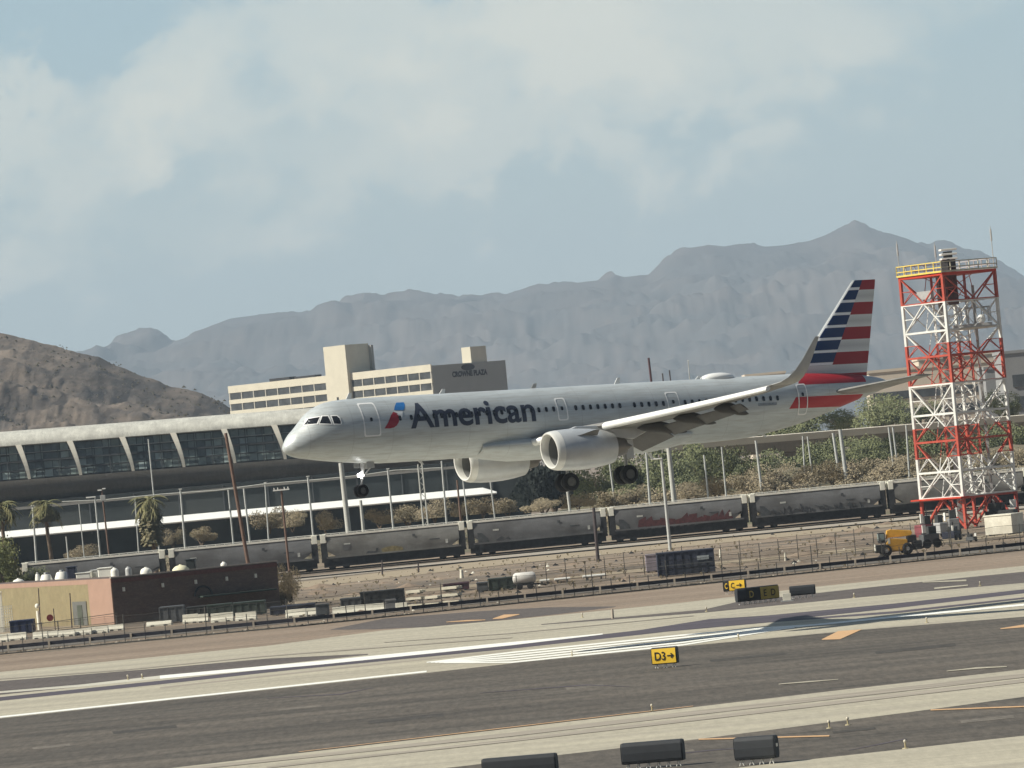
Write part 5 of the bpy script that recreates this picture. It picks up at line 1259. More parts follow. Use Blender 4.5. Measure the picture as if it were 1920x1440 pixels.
# ------------------------------------------------------------------ poles
m_pg = mat('grey_galvanised_pole', (.46, .47, .45), .6, n=.15, ns=2); m_pb = mat('brown_timber_pole', (.16, .10, .075), .85, n=.25, ns=2); m_pd = mat('dark_post', (.07, .055, .055), .8, n=.2); m_pc = mat('pale_concrete_column', (.50, .50, .46), .8, n=.1)
def pole(xt, yt, xb, yb, d, wpx, m, label, name='pole', cat='pole', group=None, arm=None):
    top = W(xt, yt, d); bx = W(xb, yb, d).x; r = max(.045, wpx * d / FPX / 2)
    h = top.z; lean = (top.x - bx); zb = W(xb, yb, d).z
    o = thing(name, label, cat, (bx - lean * zb / max(.1, (h - zb)), d, 0), 0, group)
    x0_ = lean + lean * zb / max(.1, (h - zb))
    b = MB(); b.tube((0, 0, 0), (x0_, 0, h), r * 1.1, r * .85, 10); b.build('shaft', m, o, smooth=True)
    if arm == 'head':
        b = MB(); b.box((x0_ - .55, 0, h + .02), (1.3, .35, .16)); b.build('lamp_head', m_lwhite, o, bevel=.03)
    if arm == 'cross':
        b = MB(); b.box((x0_, -.15, h - .15), (1.75, .14, .14)); b.build('crossarm', m_lwhite, o)
        for k in (-.75, -.35, .35, .75):
            b = MB(); b.tube((x0_ + k, -.15, h - .08), (x0_ + k, -.15, h + .14), .05, .04, 6); b.build('insulator', m_lwhite, o)
    if arm == 'cam':
        b = MB(); b.box((x0_ - .3, -.1, h + .1), (.55, .2, .18)).box((x0_ + .3, -.1, h + .25), (.45, .18, .16)); b.build('camera_head', m_lwhite, o)
        b = MB(); b.box((x0_ + .05, -.15, h - 1.0), (.7, .4, .75)); b.build('control_box', m_gal, o, bevel=.04)
    if arm == 'cap':
        b = MB(); b.box((x0_, 0, h), (wpx * d / FPX * 1.5, .4, .12)); b.build('cap', m_lwhite, o)
    return o
GP = 'thin grey poles along the railway'
pole(278, 823, 288, 925, 770, 3, m_pg, 'tall thin grey pole rising out of the shaggy palm', group=GP)
pole(423, 812, 465, 1056, 560, 7, m_pb, 'tall brown timber pole leaning behind the dark brick wall', 'utility_pole', 'utility pole')
pole(527, 916, 543, 1076, 600, 4.5, m_pb, 'shorter brown timber pole with a white crossarm', 'utility_pole', 'utility pole', arm='cross')
pole(338, 917, 347, 1024, 768, 4, m_pg, 'grey pole with small cap between the shaggy palm and the tall brown pole', group=GP, arm='cap')
pole(253, 930, 257, 990, 775, 2.6, m_pg, 'faint grey pole just left of the shaggy palm', group=GP)
pole(428, 918, 437, 1012, 770, 3.5, m_pg, 'grey pole immediately left of the tall brown timber pole', group=GP)
pole(457, 916, 468, 1012, 765, 4, m_pg, 'pale grey pole touching the right side of the tall brown timber pole', group=GP)
pole(497, 905, 502, 985, 775, 3, m_pg, 'slim grey pole left of the crossarm pole', group=GP, arm='cap')
pole(577, 893, 587, 1000, 766, 4, m_pg, 'grey pole with small cap right of the crossarm pole', group=GP, arm='cap')
pole(639, 868, 653, 992, 762, 10.5, m_pc, 'thick pale concrete column left of the nose wheel', 'column', 'column')
pole(676, 938, 681, 990, 770, 6.5, m_pc, 'short pale column directly below the nose wheel', 'column', 'column')
pole(727, 879, 737, 985, 768, 4, m_pg, 'grey pole with small cap right of the nose wheel', group=GP, arm='cap')
pole(828, 864, 837, 974, 768, 4, m_pg, 'grey pole in front of the far engine inlet', group=GP)
pole(857, 900, 864, 975, 764, 4, m_pb, 'thin brown post below the far engine inlet', 'post', 'post')
pole(868, 900, 876, 970, 772, 3, m_pg, 'thin grey pole right of the brown post below the far engine', group=GP)
pole(919, 900, 925, 948, 775, 3, m_pg, 'short grey pole at the right end of the white canopy', group=GP)
pole(1064, 920, 1069, 960, 768, 6, m_pc, 'short pale post below the far main wheels', 'post', 'post')
pole(1143, 868, 1151, 930, 790, 4, m_pg, 'grey pole between the two pairs of main wheels', group=GP)
pole(1211, 838, 1219, 945, 770, 5, m_pg, 'grey pole right of the near main wheels', group=GP)
pole(1253, 836, 1264, 938, 774, 10, m_pc, 'thick pale double-width post under the middle of the fuselage', 'column', 'column')
pole(1240, 860, 1257, 1034, 640, 6, m_pg, 'grey lamp post standing in front of the train beside the navy container', 'street_lamp', 'street lamp', arm='head')
pole(1320, 853, 1327, 925, 775, 4, m_pg, 'left of the two thin poles under the rear fuselage', group=GP)
pole(1353, 838, 1361, 922, 775, 3.5, m_pg, 'right of the two thin poles under the rear fuselage', group=GP)
pole(1417, 826, 1428, 918, 772, 5, m_pg, 'grey pole left of the bridge pier', group=GP)
pole(1505, 818, 1509, 888, 790, 3.5, m_pg, 'thin pole just right of the bridge pier', group=GP)
pole(1514, 818, 1518, 850, 795, 3.5, m_pg, 'short thin pole near the bridge pier', group=GP)
pole(1562, 812, 1572, 880, 792, 6, m_pg, 'left half of the close pair of stout grey posts under the bridge', group=GP)
pole(1575, 805, 1588, 905, 780, 8, m_pg, 'stout grey post in the middle of the bridge span', group=GP)
pole(1666, 801, 1676, 880, 785, 4, m_pg, 'left of the thin twin poles under the bridge', group=GP)
pole(1674, 801, 1683, 875, 790, 4, m_pg, 'right of the thin twin poles under the bridge', group=GP)
pole(1699, 797, 1706, 905, 780, 4, m_pg, 'thin pole closest to the left leg of the tower', group=GP)
pole(178, 932, 187, 1032, 766, 3.5, m_pg, 'thin pole with camera heads, left of a pair', 'camera_pole', 'camera pole', arm='head')
pole(191, 920, 204, 1036, 762, 3.5, m_pb, 'brown pole with camera heads and grey control box', 'camera_pole', 'camera pole', arm='cam')
pole(61, 948, 68, 1050, 766, 4, m_pg, 'grey pole between the two palms at left', group=GP, arm='cap')
pole(124, 1006, 128, 1045, 766, 3, m_pg, 'short grey pole right of the second palm', group=GP)
pole(148, 945, 151, 975, 775, 2, m_pg, 'very faint grey pole right of the second palm', group=GP)
pole(1113, 952, 1122, 1058, 615, 6.5, m_pd, 'dark stubby timber post in front of the train', 'post', 'post')
pole(1216, 671, 1223, 730, 1150, 5, mat('red_mast_paint', (.08, .03, .035), .7), 'dark red mast sticking up beyond the fuselage', 'mast', 'mast')
pole(1242, 700, 1245, 730, 1150, 3, m_pd, 'short dark mast right of the red mast', 'mast', 'mast')
pole(1255, 694, 1259, 730, 1160, 3, m_pd, 'short dark mast, second right of the red mast', 'mast', 'mast')
pole(1290, 676, 1294, 720, 1200, 2, m_pg, 'faint lamp mast above the rear fuselage', 'mast', 'mast', arm='cap')
# lattice column
o = thing('lattice_column', 'pale lattice column beside the scrub behind the train', 'column', (W(793, 930, 768).x, 768, 0)); zt_ = W(788, 870, 768).z
for s_ in (-.35, .35):
    b = MB(); b.tube((s_, 0, 0), (s_ * .8, 0, zt_), .12, .1, 6); b.build('chord', m_pc, o)
b = MB()
for k in range(16): b.beam((-.33 if k % 2 else .33, 0, zt_ * k / 16), (.33 if k % 2 else -.33, 0, zt_ * (k + 1) / 16), .09)
b.build('lacing', m_pc, o)
# overhead pipe
o = thing('overhead_pipe', 'thin pale pipe strung between pole tops below the guideway', 'pipe', (0, 0, 0))
pts = [W(x, y, 769) for x, y in ((115, 941), (200, 937), (300, 927), (405, 920), (500, 907), (600, 899), (680, 891), (740, 882), (830, 877))]
b = MB(); b.path([tuple(p) for p in pts], .085, 6); b.build('pipe', m_pc, o)

# ------------------------------------------------------------------ barriers, crates and containers in the yard
m_jb = mat('white_barrier_concrete', (.74, .71, .60), .85, n=.12, ns=2, col2=(.62, .58, .48))
def barrier(px0, px1, yt, yb, label, rz=-.55):
    a = G(px0, yb); c = G(px1, yb - .0945 * (px1 - px0)); h = (yb - yt) * a.y / FPX; L_ = (c.x - a.x) / math.cos(rz)
    o = thing('concrete_barrier', label, 'barrier', ((a.x + c.x) / 2, a.y, 0), rz, 'white concrete barriers in the yard')
    b = MB(); b.prismx([(-.30, 0), (.30, 0), (.27, .18), (.12, .4), (.09, h), (-.09, h), (-.12, .4), (-.27, .18)], -L_ / 2 + .03, L_ / 2 - .03); b.build('barrier_body', m_jb, o, bevel=.02)
    b = MB(); b.box((-L_ * .25, -.2, .07), (.3, .3, .13)).box((L_ * .25, -.2, .07), (.3, .3, .13)); b.build('base_notch', m_post, o)
J = [(-14, 15, 1191, 1206, 'white barrier cut by the left edge of the picture'), (16, 50, 1188, 1202, 'white barrier below the navy dumpster'), (63, 90, 1186, 1199, 'white barrier right of the gap below the pale post'), (91, 109, 1184, 1196, 'short white barrier in the left row, right of the gap'),
     (111, 141, 1183, 1195, 'white barrier below the round red sign'), (142, 172, 1179, 1192, 'white barrier below the grey roll door'), (173, 203, 1176, 1189, 'white barrier below the salmon wall'), (204, 232, 1172, 1184, 'white barrier below the building corner'),
     (276, 322, 1167, 1176, 'low white barrier before the dark brick front'), (344, 372, 1153, 1170, 'white block barrier below the left green dumpster'), (373, 391, 1152, 1168, 'short white block barrier next to the first green dumpster'), (397, 438, 1151, 1168, 'white block barrier under the middle of the green dumpsters'),
     (443, 481, 1149, 1165, 'white block barrier at the right end of the dumpster row'), (537, 574, 1144, 1159, 'yellowish white barrier right of the dumpsters'), (576, 593, 1141, 1156, 'small white barrier beside the slate box'), (625, 640, 1139, 1154, 'leftmost piece of the long white barrier row'), (641, 665, 1137, 1153, 'second piece of the long white barrier row'),
     (667, 690, 1135, 1150, 'third piece of the long white barrier row, with dark scuffs'), (691, 722, 1133, 1149, 'fourth piece of the long white barrier row'), (743, 764, 1131, 1147, 'white barrier left of the stacked planks')]
for p0, p1, yt, yb, lab in J: barrier(p0 - 1, p1 + 1.5, yt, yb, lab, -.16)
def crate(px0, px1, yt, yb, d, m, label, name, cat, rz=0.0, group=None, ribs=True, dep=2.4):
    """rectangular steel box with ribs, rim and skids"""
    a = W(px0, yb, d); c = W(px1, yb - .0945 * (px1 - px0), d); z1 = W(px0, yt, d).z; z0 = max(0, a.z); L_ = c.x - a.x; h = z1 - z0
    g = G(px0, yb); 
    o = thing(name, label, cat, ((a.x + c.x) / 2, d, z0 if z0 > .3 else 0), rz, group); h = z1 if z0 <= .3 else h
    b = MB(); b.box((0, 0, h / 2 + .05), (L_, dep, h - .1)); b.build('body', m, o, bevel=.03)
    b = MB(); b.box((0, -dep / 2 - .02, h - .06), (L_ + .08, .10, .12)); b.build('rim', m, o)
    if ribs:
        n_ = max(3, int(L_ / .7))
        b = MB()
        for k in range(n_ + 1): b.box((-L_ / 2 + .06 + (L_ - .12) * k / n_, -dep / 2 - .03, h / 2), (.07, .07, h - .25))
        b.build('side_rib', m, o)
    b = MB(); b.box((-L_ * .35, 0, .06), (.2, dep, .12)).box((L_ * .35, 0, .06), (.2, dep, .12)); b.build('skid', m_under, o)
    return o
m_dg = mat('dark_green_steel', (.045, .06, .05), .7, n=.3, ns=1.5); m_nv = mat('navy_steel', (.03, .035, .058), .7, n=.3, ns=1.5, col2=(.05, .055, .075)); m_sl = mat('slate_grey_steel', (.10, .105, .11), .7, n=.2); m_dk = mat('charcoal_steel', (.04, .042, .042), .7, n=.3)
DG = 'dumpsters and bins in front of the brick building'
def gd_(px, py): return G(px, py).y
crate(302, 348, 1138, 1170, gd_(302, 1170), m_sl, 'weathered grey-green dumpster at the left of the row', 'dumpster', 'dumpster', group=DG)
crate(352, 390, 1138, 1158, gd_(352, 1160), m_dk, 'charcoal dumpster beside the grey-green one', 'dumpster', 'dumpster', group=DG)
crate(391, 437, 1134, 1158, gd_(391, 1158), m_dg, 'mid-row dark green dumpster with pale rim', 'dumpster', 'dumpster', group=DG)
crate(439, 500, 1130, 1157, gd_(439, 1157), m_dg, 'longest dark green dumpster, with white round marks near its right end', 'dumpster', 'dumpster', group=DG)
crate(508, 592, 1138, 1155, gd_(508, 1155), m_nv, 'low navy blue skip right of the green dumpsters', 'dumpster', 'dumpster', group=DG)
crate(594, 618, 1133, 1155, gd_(594, 1155), m_sl, 'small slate box right of the navy skip', 'bin', 'bin', ribs=False, dep=1.4)
crate(640, 680, 1122, 1140, gd_(640, 1142), m_sl, 'low grey box behind the white barrier row', 'bin', 'bin')
crate(678, 760, 1110, 1140, gd_(678, 1140), m_dk, 'long dark tarped load behind the white barrier row', 'tarped_load', 'load')
crate(724, 744, 1124, 1148, gd_(724, 1148), mat('grey_tarp', (.20, .20, .20), .8, n=.2), 'grey tarp-covered stack between two barriers', 'tarped_load', 'load', ribs=False, dep=1)
crate(895, 916, 1092, 1108, gd_(895, 1110), m_sl, 'small grey box at the left end of the dark green container', 'bin', 'bin', ribs=False)
crate(917, 968, 1085, 1107, gd_(917, 1109), m_dg, 'dark green container in the middle of the yard', 'container', 'container')
crate(832, 880, 1095, 1107, gd_(832, 1110), mat('maroon_steel', (.09, .045, .055), .7, n=.3), 'low maroon skip behind the plank stacks', 'dumpster', 'dumpster')
crate(1212, 1234, 1040, 1070, gd_(1212, 1074), mat('mauve_grey_steel', (.26, .23, .26), .7, n=.2), 'mauve-grey cabin attached to the left of the navy container', 'cabin', 'cabin', ribs=False)
ct = crate(1234, 1341, 1037, 1081, gd_(1234, 1083), m_nv, 'large navy blue ribbed container with a faded pale label', 'container', 'container')
b = MB(); b.box((1.6, -1.28, 1.5), (1.1, .04, .38)); b.build('faded_label', mat('faded_pale_label', (.30, .33, .34), .8, n=.3, ns=6), ct)
b = MB(); b.box((0, -1.32, 1.05), (5.0, .04, .08)); b.build('lock_rod', m_sl, ct)
crate(1856, 1914, 966, 1005, gd_(1856, 1013), m_jb, 'cream white box trailer right of the tower', 'box_trailer', 'trailer', rz=-.6, ribs=False)
crate(22, 66, 1164, 1190, gd_(22, 1190), mat('navy_dumpster_paint', (.02, .03, .075), .65, n=.25), 'navy blue dumpster in front of the ochre wall', 'dumpster', 'dumpster')
# plank stacks
m_pl = mat('pale_lumber', (.74, .68, .54), .85, n=.12, ns=2)
for i, (p0, p1, yb, nn, lab) in enumerate(((766, 797, 1142, 3, 'left stack of pale lumber in three layers'), (801, 828, 1139, 2, 'middle stack of pale lumber partly broken up'), (833, 866, 1135, 3, 'right stack of pale lumber in three layers'))):
    g = G(p0, yb); c = G(p1, yb - .0945 * (p1 - p0)); L_ = c.x - g.x
    o = thing('lumber_stack', lab, 'lumber stack', ((g.x + c.x) / 2, g.y, 0), -.35, 'lumber stacks in the yard')
    for k in range(nn):
        b = MB(); zz = .25 + k * .62
        for j in range(5): b.box((0, -.5 + .25 * j, zz), (L_ * (1 - .05 * ((j + k) % 3)), .22, .22))
        b.build('plank', m_pl, o)
        b = MB(); b.box((-L_ * .3, 0, zz - .18), (.12, 1.2, .12)).box((L_ * .3, 0, zz - .18), (.12, 1.2, .12)); b.build('spacer', m_post, o)
# tanker trailer and pipes
g = G(985, 1105); o = thing('water_tank_trailer', 'small white rounded water tank on wheels right of the green container', 'tank trailer', (g.x, g.y, 0))
b = MB(); b.revolve([(-1.1, .1), (-1.0, .42), (-.8, .55), (.8, .55), (1.0, .42), (1.1, .1)], (0, 0, 1.05), 20); b.build('tank', mat('off_white_tank', (.62, .60, .56), .7, n=.15), o, smooth=True)
b = MB(); b.box((0, 0, .45), (2.3, 1.1, .14)).beam((1.1, 0, .45), (2.0, 0, .25), .12); b.build('chassis', m_under, o)
for s_ in (-1, 1): b = MB(); b.tube((s_ * .5, -.65, .3), (s_ * .5, -.5, .3), .3, .3, 16); b.build('wheel', m_rubber, o)
for px, py, L_, lab in ((1022, 1096, .9, 'short white pipe bundle beside the water tank'), (1055, 1093, 1.5, 'white boxed pipe bundle right of the short one'), (1115, 1087, 2.2, 'pale pipe bundle lying in the yard')):
    g = G(px, py); o = thing('pipe_bundle', lab, 'pipes', (g.x, g.y, 0), .03)
    for k in range(3): b = MB(); b.tube((-L_ / 2, k * .32, .38), (L_ / 2, k * .32, .38), .12, .12, 12); b.build('pipe', m_lwhite, o, smooth=True)
    b = MB(); b.box((-L_ * .3, .3, .14), (.15, 1, .28)).box((L_ * .3, .3, .14), (.15, 1, .28)); b.build('support_block', m_post, o)
# second light fence and posts inside the yard
# scattered clutter, weeds and small debris in the yard
rn = random.Random(44)
for nm, lab, mm, cnt, sz0, zone in (('debris', 'small dark debris scattered over the dirt yard', m_under, 260, .13, (0, 1)), ('gravel_heaps', 'low pale heaps of gravel and dirt in the yard', m_dirt, 70, .8, (0, 1)), ('weeds', 'dry weeds dotted over the yard dirt', leafmat('yard_weeds', (.17, .14, .09), (.12, .10, .065)), 900, .10, (0, 1)), ('litter', 'scattered pale scraps lying in the yard', m_jb, 50, .10, (.35, 1))):
    b = MB()
    for _ in range(cnt):
        px = rn.uniform(540, 1940); f_ = rn.random() ** .8; yb = 1163 - .1035 * (px - 620) - f_ * 76; p = G(px, yb); s_ = sz0 * (.4 + rn.random() ** 2 * 1.8); hgt = s_ * (.35 if nm == 'gravel_heaps' else 1.1)
        if nm == 'weeds':
            for q in range(3): a = rn.random() * 6.28; b.add([(p.x, p.y, 0), (p.x + math.cos(a) * s_ * 1.5, p.y + .1, hgt * 1.6), (p.x + math.cos(a) * s_ * .6 + .1, p.y, hgt * 1.9)], [(0, 1, 2)])
        else:
            ring = [(p.x + s_ * math.cos(6.28 * i / 7) * rn.uniform(.7, 1.3) * 1.4, p.y + s_ * math.sin(6.28 * i / 7), 0) for i in range(7)]
            b.add(ring + [(p.x + rn.uniform(-.3, .3) * s_, p.y, hgt)], [(i, (i + 1) % 7, 7) for i in range(7)])
    o = b.build(nm, mm); tag(o, lab, 'debris', kind='stuff')
fn2 = thing('yard_fence', 'thin wire fence with sparse posts crossing the dirt yard behind the perimeter fence', 'fence', (0, 0, 0))
A = G(990, 1112); B_ = G(1960, 1012)
for k in range(27):
    p = A.lerp(B_, k / 26); h = 1.9 + .5 * ((k * 7) % 3) / 2; b = MB(); b.tube((p.x, p.y + 22, 0), (p.x, p.y + 22, h), .04, .04, 5); b.build('fence_post', m_post, fn2)
for z in (.7, 1.3, 1.9):
    b = MB(); b.path([(A.lerp(B_, k / 20).x, A.lerp(B_, k / 20).y + 22, z) for k in range(21)], .02, 4); b.build('fence_wire', m_post, fn2)
for i, (px, yt, yb, wp, m_, lab) in enumerate(((716, 1050, 1078, 3, m_pd, 'thin dark stake below the maroon-free grey hopper'), (784, 1056, 1074, 3, m_pd, 'thin dark stake right of the first one before the train'), (865, 1068, 1084, 7, m_jb, 'small white marker standing on the dirt by the train'), (1148, 1142, 1160, 5, m_sp, 'brown windsock stub on the concrete below the wheels'), (1350, 1030, 1048, 4, m_jb, 'pale stub post right of the navy container'), (1472, 1036, 1052, 4, m_jb, 'pale stub post in the middle of the yard at right'))):
    pole(px, yt, px + 1, yb, gd_(px, yb), wp, m_, lab, 'stake', 'stake')
# gate furniture by the ochre wall
o = thing('bollard_lamp', 'cream bollard with round top in front of the ochre wall', 'bollard', G(74, 1182))
b = MB(); b.tube((0, 0, 0), (0, 0, 1.9), .16, .15, 12); b.build('shaft', m_cap, o, smooth=True); b = MB(); b.blob((0, 0, 2.35), (.22, .22, .26), 14, 9); b.build('globe', m_cap, o, smooth=True)
o = thing('road_sign', 'round red sign on a dark post before the ochre wall', 'sign', G(104, 1182))
b = MB(); b.box((0, 0, 1.05), (.08, .08, 2.1)); b.build('post', m_pd, o); b = MB(); b.tube((-.4, -.06, 1.25), (-.4, -.1, 1.25), .33, .33, 16); b.build('sign_face', mat('dark_red_sign', (.16, .03, .03), .6), o)
for px, yt, yb, lab in ((135, 1112, 1178, 'tall thin dark gate post against the ochre wall'), (76, 1103, 1180, 'thin dark lamp rod behind the cream bollard'), (52, 1118, 1170, 'thin dark rod above the navy dumpster')):
    pole(px - 4, yt, px, yb, gd_(px, yb), 2.2, m_pd, lab, 'gate_post', 'post')
o = thing('pipe_gate', 'low dark pipe gate along the foot of the ochre and salmon wall', 'gate', G(140, 1184))
b = MB(); b.beam((-4, 0, 1.0), (4.2, -.6, 1.35), .06).beam((-4, 0, .4), (4.2, -.6, .5), .05); b.build('rail', m_post, o)
for k in (-3.9, -1.5, .6, 4.0): b = MB(); b.beam((k, 0, 0), (k, 0, 1.15), .07); b.build('gate_post', m_post, o)
o = thing('pale_pillar', 'cream pillar at the left picture edge before the ochre wall', 'pillar', G(4, 1186)); b = MB(); b.box((0, 0, 1.95), (.5, .5, 3.9)); b.build('shaft', m_cap, o); b = MB(); b.box((0, 0, 3.95), (.62, .62, .12)); b.build('cap', m_cap, o)
o = thing('lattice_gate', 'white lattice gate panel beside the navy dumpster', 'gate', G(16, 1186)); b = MB()
for k in range(6): b.beam((-.5 + k * .2, 0, .1), (-.5 + k * .2, 0, 2.6), .04)
for k in range(10): b.beam((-.55, 0, .15 + k * .27), (.55, 0, .15 + k * .27), .04)
b.build('lattice', m_wht2, o)

# ------------------------------------------------------------------ yellow telehandler and gear around the tower
m_ty = mat('telehandler_yellow', (.72, .38, .05), .5, n=.12, ns=2)
g = G(1688, 1041); TL = thing('telehandler', 'yellow telehandler with black tyres parked in front of the tower', 'telehandler', (g.x, g.y + 1, 0), R(6)); TL.scale = (.66, .66, .74)
k_ = g.y / FPX
b = MB(); b.prism([(-1.45, .55), (.75, .55), (1.2, 1.2), (1.15, 1.9), (-.2, 2.1), (-1.3, 2.15), (-1.85, 1.6)], -.88, .88); b.build('body', m_ty, TL, bevel=.08)
b = MB(); b.prism([(-1.7, 2.15), (-1.55, 3.2), (-1.0, 3.3), (1.9, 2.95), (2.05, 2.6), (1.7, 2.25), (-.9, 2.3)], -.35, .35); b.build('boom', m_ty, TL, bevel=.06)
b = MB(); b.box((1.9, 0, 1.9), (1.3, 1.0, .9)).box((2.6, 0, 1.2), (1.2, 1.5, .8)).box((2.7, 0, .7), (1.8, .3, .25)); b.build('boom_head', m_under, TL, bevel=.05)
b = MB(); b.box((-2.35, .1, 2.35), (.9, 1.3, 1.3)); b.build('cab', m_under, TL, bevel=.1)
b = MB(); b.box((-2.82, .1, 2.45), (.04, 1.0, .8)).box((-2.35, -.57, 2.45), (.65, .04, .8)); b.build('cab_window', m_g2, TL)
b = MB(); b.box((-2.9, 0, 1.0), (.9, 1.2, 1.0)); b.build('counterweight', m_dk, TL, bevel=.08)
b = MB(); b.box((-3.38, -.1, 1.2), (.1, .8, .8)).box((-1.45, -.87, 1.9), (.3, .05, .75)); b.build('hazard_panel', m_cap, TL)
b = MB(); b.box((0.2, 0, .62), (4.6, .9, .3)); b.build('chassis', m_under, TL)
for x in (-1.95, 1.05):
    for s_ in (-1, 1):
        w_ = MB(); w_.revolve([(-.28, .40), (-.28, .62), (-.2, .74), (.2, .74), (.28, .62), (.28, .40)], (x, s_ * 1.05, .74), 24, 'y'); wo = w_.build('wheel', m_rubber, TL, smooth=True)
        w_ = MB(); w_.tube((x, s_ * 1.05, .74), (x, s_ * 1.30, .74), .30, .24, 16); w_.build('hub', m_gal, wo)
def gear(px, py, w_, h, label, m1, seed, name='machinery', cat='machinery'):
    g = G(px, py); o = thing(name, label, cat, (g.x, g.y, 0), seed * .4)
    r_ = random.Random(seed)
    b = MB(); b.box((0, 0, h * .35), (w_, w_ * .6, h * .4)); b.build('housing', m1, o, bevel=.06)
    b = MB(); b.box((w_ * .15, 0, h * .68), (w_ * .5, w_ * .4, h * .3)); b.build('engine_cover', m_dk, o, bevel=.05)
    b = MB(); b.tube((w_ * .3, 0, h * .8), (w_ * .3, 0, h * 1.1), .06, .06, 8); b.build('exhaust_pipe', m_under, o)
    b = MB(); b.box((-w_ * .38, -w_ * .2, h * .75), (w_ * .22, .1, h * .3)); b.build('side_panel', m_lwhite, o)
    for s_ in (-1, 1): b = MB(); b.tube((s_ * w_ * .32, -w_ * .34, h * .18), (s_ * w_ * .32, -w_ * .26, h * .18), h * .18, h * .18, 14); b.build('wheel', m_rubber, o)
gear(1744, 1028, 1.7, 2.5, 'dark machinery jumble right of the yellow telehandler', m_sl, 1)
gear(1735, 1015, 1.8, 3.1, 'grey and maroon equipment behind the telehandler boom', mat('maroon_paint', (.22, .06, .07), .7, n=.2), 2)
gear(1785, 1014, 2.2, 1.7, 'white and navy generator on a small trailer under the tower', m_nv, 3, 'generator', 'generator')
gear(1790, 1004, 1.8, 3.2, 'mixed grey equipment stacked against the tower legs', mat('grey_equipment', (.2, .2, .2), .7, n=.3), 4)
gear(1765, 1008, 1.5, 2.8, 'small pale compressor between the tower legs', m_gal, 5, 'compressor', 'compressor')
gear(1822, 1016, 1.0, .9, 'small slate box machine on the dirt right of the generator', m_sl, 6, 'compressor', 'compressor')
gear(1880, 985, 3.2, 3.0, 'dark truck-mounted unit behind the cream trailer', m_dk, 7)

# ------------------------------------------------------------------ airfield signs
m_sback = mat('charcoal_sign_housing', (.030, .033, .038), .6, n=.12, ns=2); m_sy = mat('sign_face_yellow', (.80, .52, .045), .5, n=.05); m_syd = mat('shade_painted_sign_face', (.42, .32, .07), .6, n=.2, ns=3); m_blk2 = mat('sign_black', (.02, .02, .02), .5, n=0)  # the long sign's shade is put into a darker copy of the yellow
def sign(px, pyb, L_, h, rz, label, faces=(), legs=.22, d=None, lz=0):
    g = G(px, pyb); o = thing('airfield_sign', label, 'sign', (g.x, g.y, 0), rz)
    b = MB(); prof = [(-.20, 0), (-.25, h * .15), (-.27, h * .5), (-.25, h * .85), (-.16, h), (.16, h), (.25, h * .85), (.27, h * .5), (.25, h * .15), (.20, 0)]
    b.prismx([(y, z + legs) for y, z in prof], -L_ / 2, L_ / 2); b.build('housing', m_sback, o, bevel=.03)
    for s_ in (-1, 1):
        b = MB(); b.prismx([(y * .93, z * .96 + legs + .015) for y, z in prof], s_ * L_ / 2 - .01, s_ * (L_ / 2 + .035)); b.build('end_cap', m_sback, o, bevel=.02)
    n_ = max(2, int(L_ / .38))
    for k in range(n_):
        x = -L_ / 2 + .2 + (L_ - .4) * k / (n_ - 1); b = MB(); b.path([(x - .09, -.1, 0), (x, -.1, legs + .02), (x + .09, -.1, 0)], .018, 5); b.tube((x, .12, 0), (x, .12, legs + .02), .02, .02, 5); b.build('leg', m_lwhite, o)
    for (x0, x1, m, txt, tm, tx0, tw) in faces:
        fy = -.292; b = MB(); z0, z1 = legs + .06, legs + h - .07
        b.add([(x0, -.262, z0), (x1, -.262, z0), (x1, fy, (z0 + z1) / 2), (x0, fy, (z0 + z1) / 2), (x1, -.262, z1), (x0, -.262, z1)], [(0, 1, 2, 3), (3, 2, 4, 5)])
        b.add([(x0, -.20, z0), (x1, -.20, z0), (x1, -.20, z1), (x0, -.20, z1)], [(3, 2, 1, 0)])
        fo_ = b.build('sign_face', m, o)
        if txt: flat_text('sign_legend', txt, tx0, legs + h * .26, tw, h * .48, -.305, tm, fo_, .015)
    return o
def arrow(o, x, z, s_, m, y=-.306):
    b = MB(); b.add([(x - s_, y, z - .035), (x - .05, y, z - .035), (x - .05, y, z + .035), (x - s_, y, z + .035)], [(0, 1, 2, 3)]); b.add([(x + .02, y - .002, z), (x - .13, y - .002, z + .15), (x - .19, y - .002, z + .10), (x - .09, y - .002, z), (x - .19, y - .002, z - .10), (x - .13, y - .002, z - .15)], [(0, 1, 2, 3), (0, 3, 4, 5)])
    b.build('arrow', m, o)
s1 = sign(1249, 1252, 1.42, .95, R(-17), 'bright yellow taxiway sign reading D3 with an arrow, alone on the dark asphalt', [(-.69, .69, m_sy, 'D3', m_blk2, -.52, .62)]); arrow(s1, .58, .68, .38, m_blk2)
s2 = sign(1379, 1113, 1.75, .90, R(-14), 'yellow and black taxiway sign nearest the perimeter fence', [(-.86, -.42, m_blk2, 'C', m_sy, -.75, .22), (-.40, .85, m_sy, 'C', m_blk2, -.25, .28)]); arrow(s2, .62, .66, .42, m_blk2)
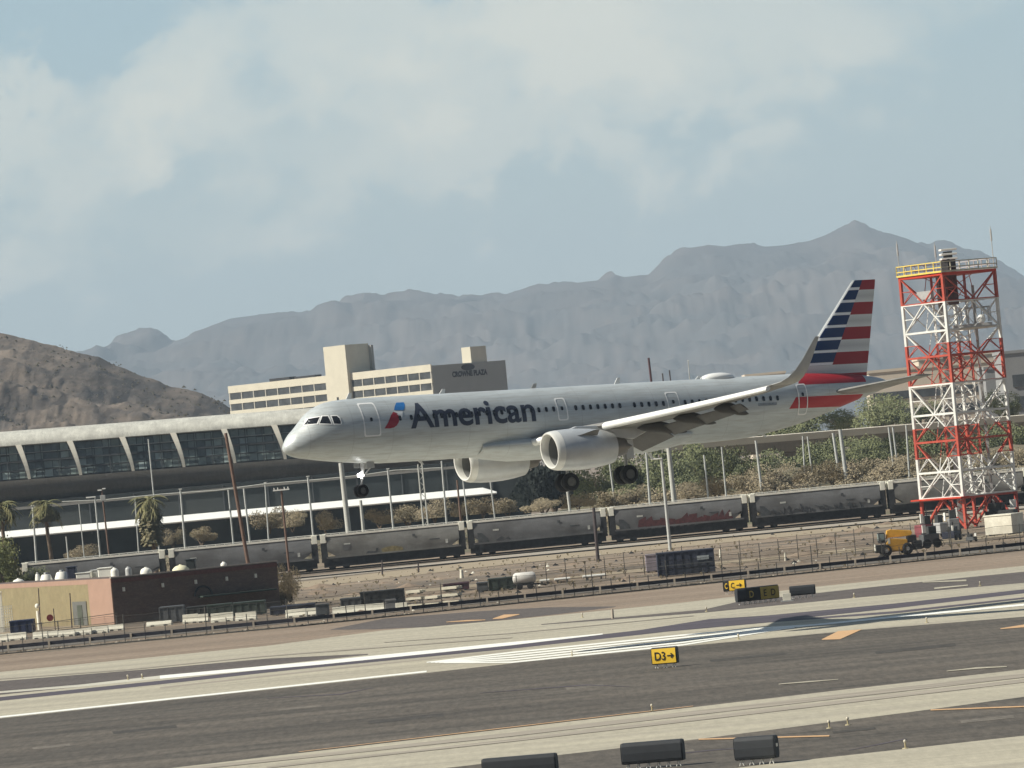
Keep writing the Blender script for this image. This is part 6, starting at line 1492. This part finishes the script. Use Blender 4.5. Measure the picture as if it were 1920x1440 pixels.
s3 = sign(1421, 1131, 3.35, 1.02, R(22), 'long shaded olive yellow and black sign in front of the small yellow one', [(-1.0, .15, m_blk2, 'D', m_syd, -.75, .35), (.17, 1.66, m_syd, 'E  D', m_blk2, .42, .95)], lz=1)
sign(1506, 1121, 1.85, .72, R(-8), 'small blank dark sign back at the end of the grouped signs')
b = MB(); p = G(1476, 1128); o = thing('cable_stand', 'pale low frame joining the olive sign and the blank dark sign', 'stand', p); b.box((0, 0, .35), (.6, .25, .5)); b.build('panel', m_jb, o); b = MB(); b.box((0, 0, .05), (.9, .5, .1)); b.build('base', m_gal, o)
sign(1227, 1440, 2.42, .84, R(-14), 'widest black sign back at the bottom edge of the picture')
t4 = sign(1421, 1434, 1.62, .88, R(-22), 'shorter black sign back with a small white tag on its end')
b = MB(); b.box((.86, -.05, .72), (.03, .14, .12)); b.build('tag', m_lwhite, t4)
sign(978, 1466, 2.9, .8, R(-12), 'black sign back cut off by the bottom edge')
# small edge lights
m_el = mat('edge_light_body', (.42, .36, .22), .6, n=.1)
EL = [(1073, 1231, 'edge light beside the painted stripes, left of the yellow sign'), (1385, 1199, 'edge light between the stripes and the orange chevron'), (1325, 1147, 'edge light on the thin asphalt strip below the signs'), (1602, 1121, 'edge light on the right part of the upper strip'), (1838, 1099, 'edge light at the far right of the upper strip'), (1223, 1334, 'edge light at the lower edge of the dark runway'), (1555, 1366, 'edge light in the lower right asphalt, with blue top'), (1698, 1404, 'edge light near the bottom right corner'), (1092, 1158, 'tiny light post left of the windsock stub'), (240, 1275, 'edge light on the left end of the asphalt strip'), (267, 1273, 'edge light close to the first one at left'), (1738, 1168, 'dark stub light on the right runway shoulder'), (1590, 1360, 'thin pale marker beside the blue-topped light')]
for px, py, lab in EL:
    o = thing('edge_light', lab, 'edge light', G(px, py), 0, 'runway edge lights'); b = MB(); b.tube((0, 0, 0), (0, 0, .24), .035, .035, 8); b.tube((0, 0, 0), (0, 0, .04), .14, .12, 12); b.build('base', m_el, o); b = MB(); b.blob((0, 0, .29), (.065, .065, .08), 10, 7); b.build('lens', mat('edge_lens', (.55, .5, .4), .3, n=0), o, smooth=True)
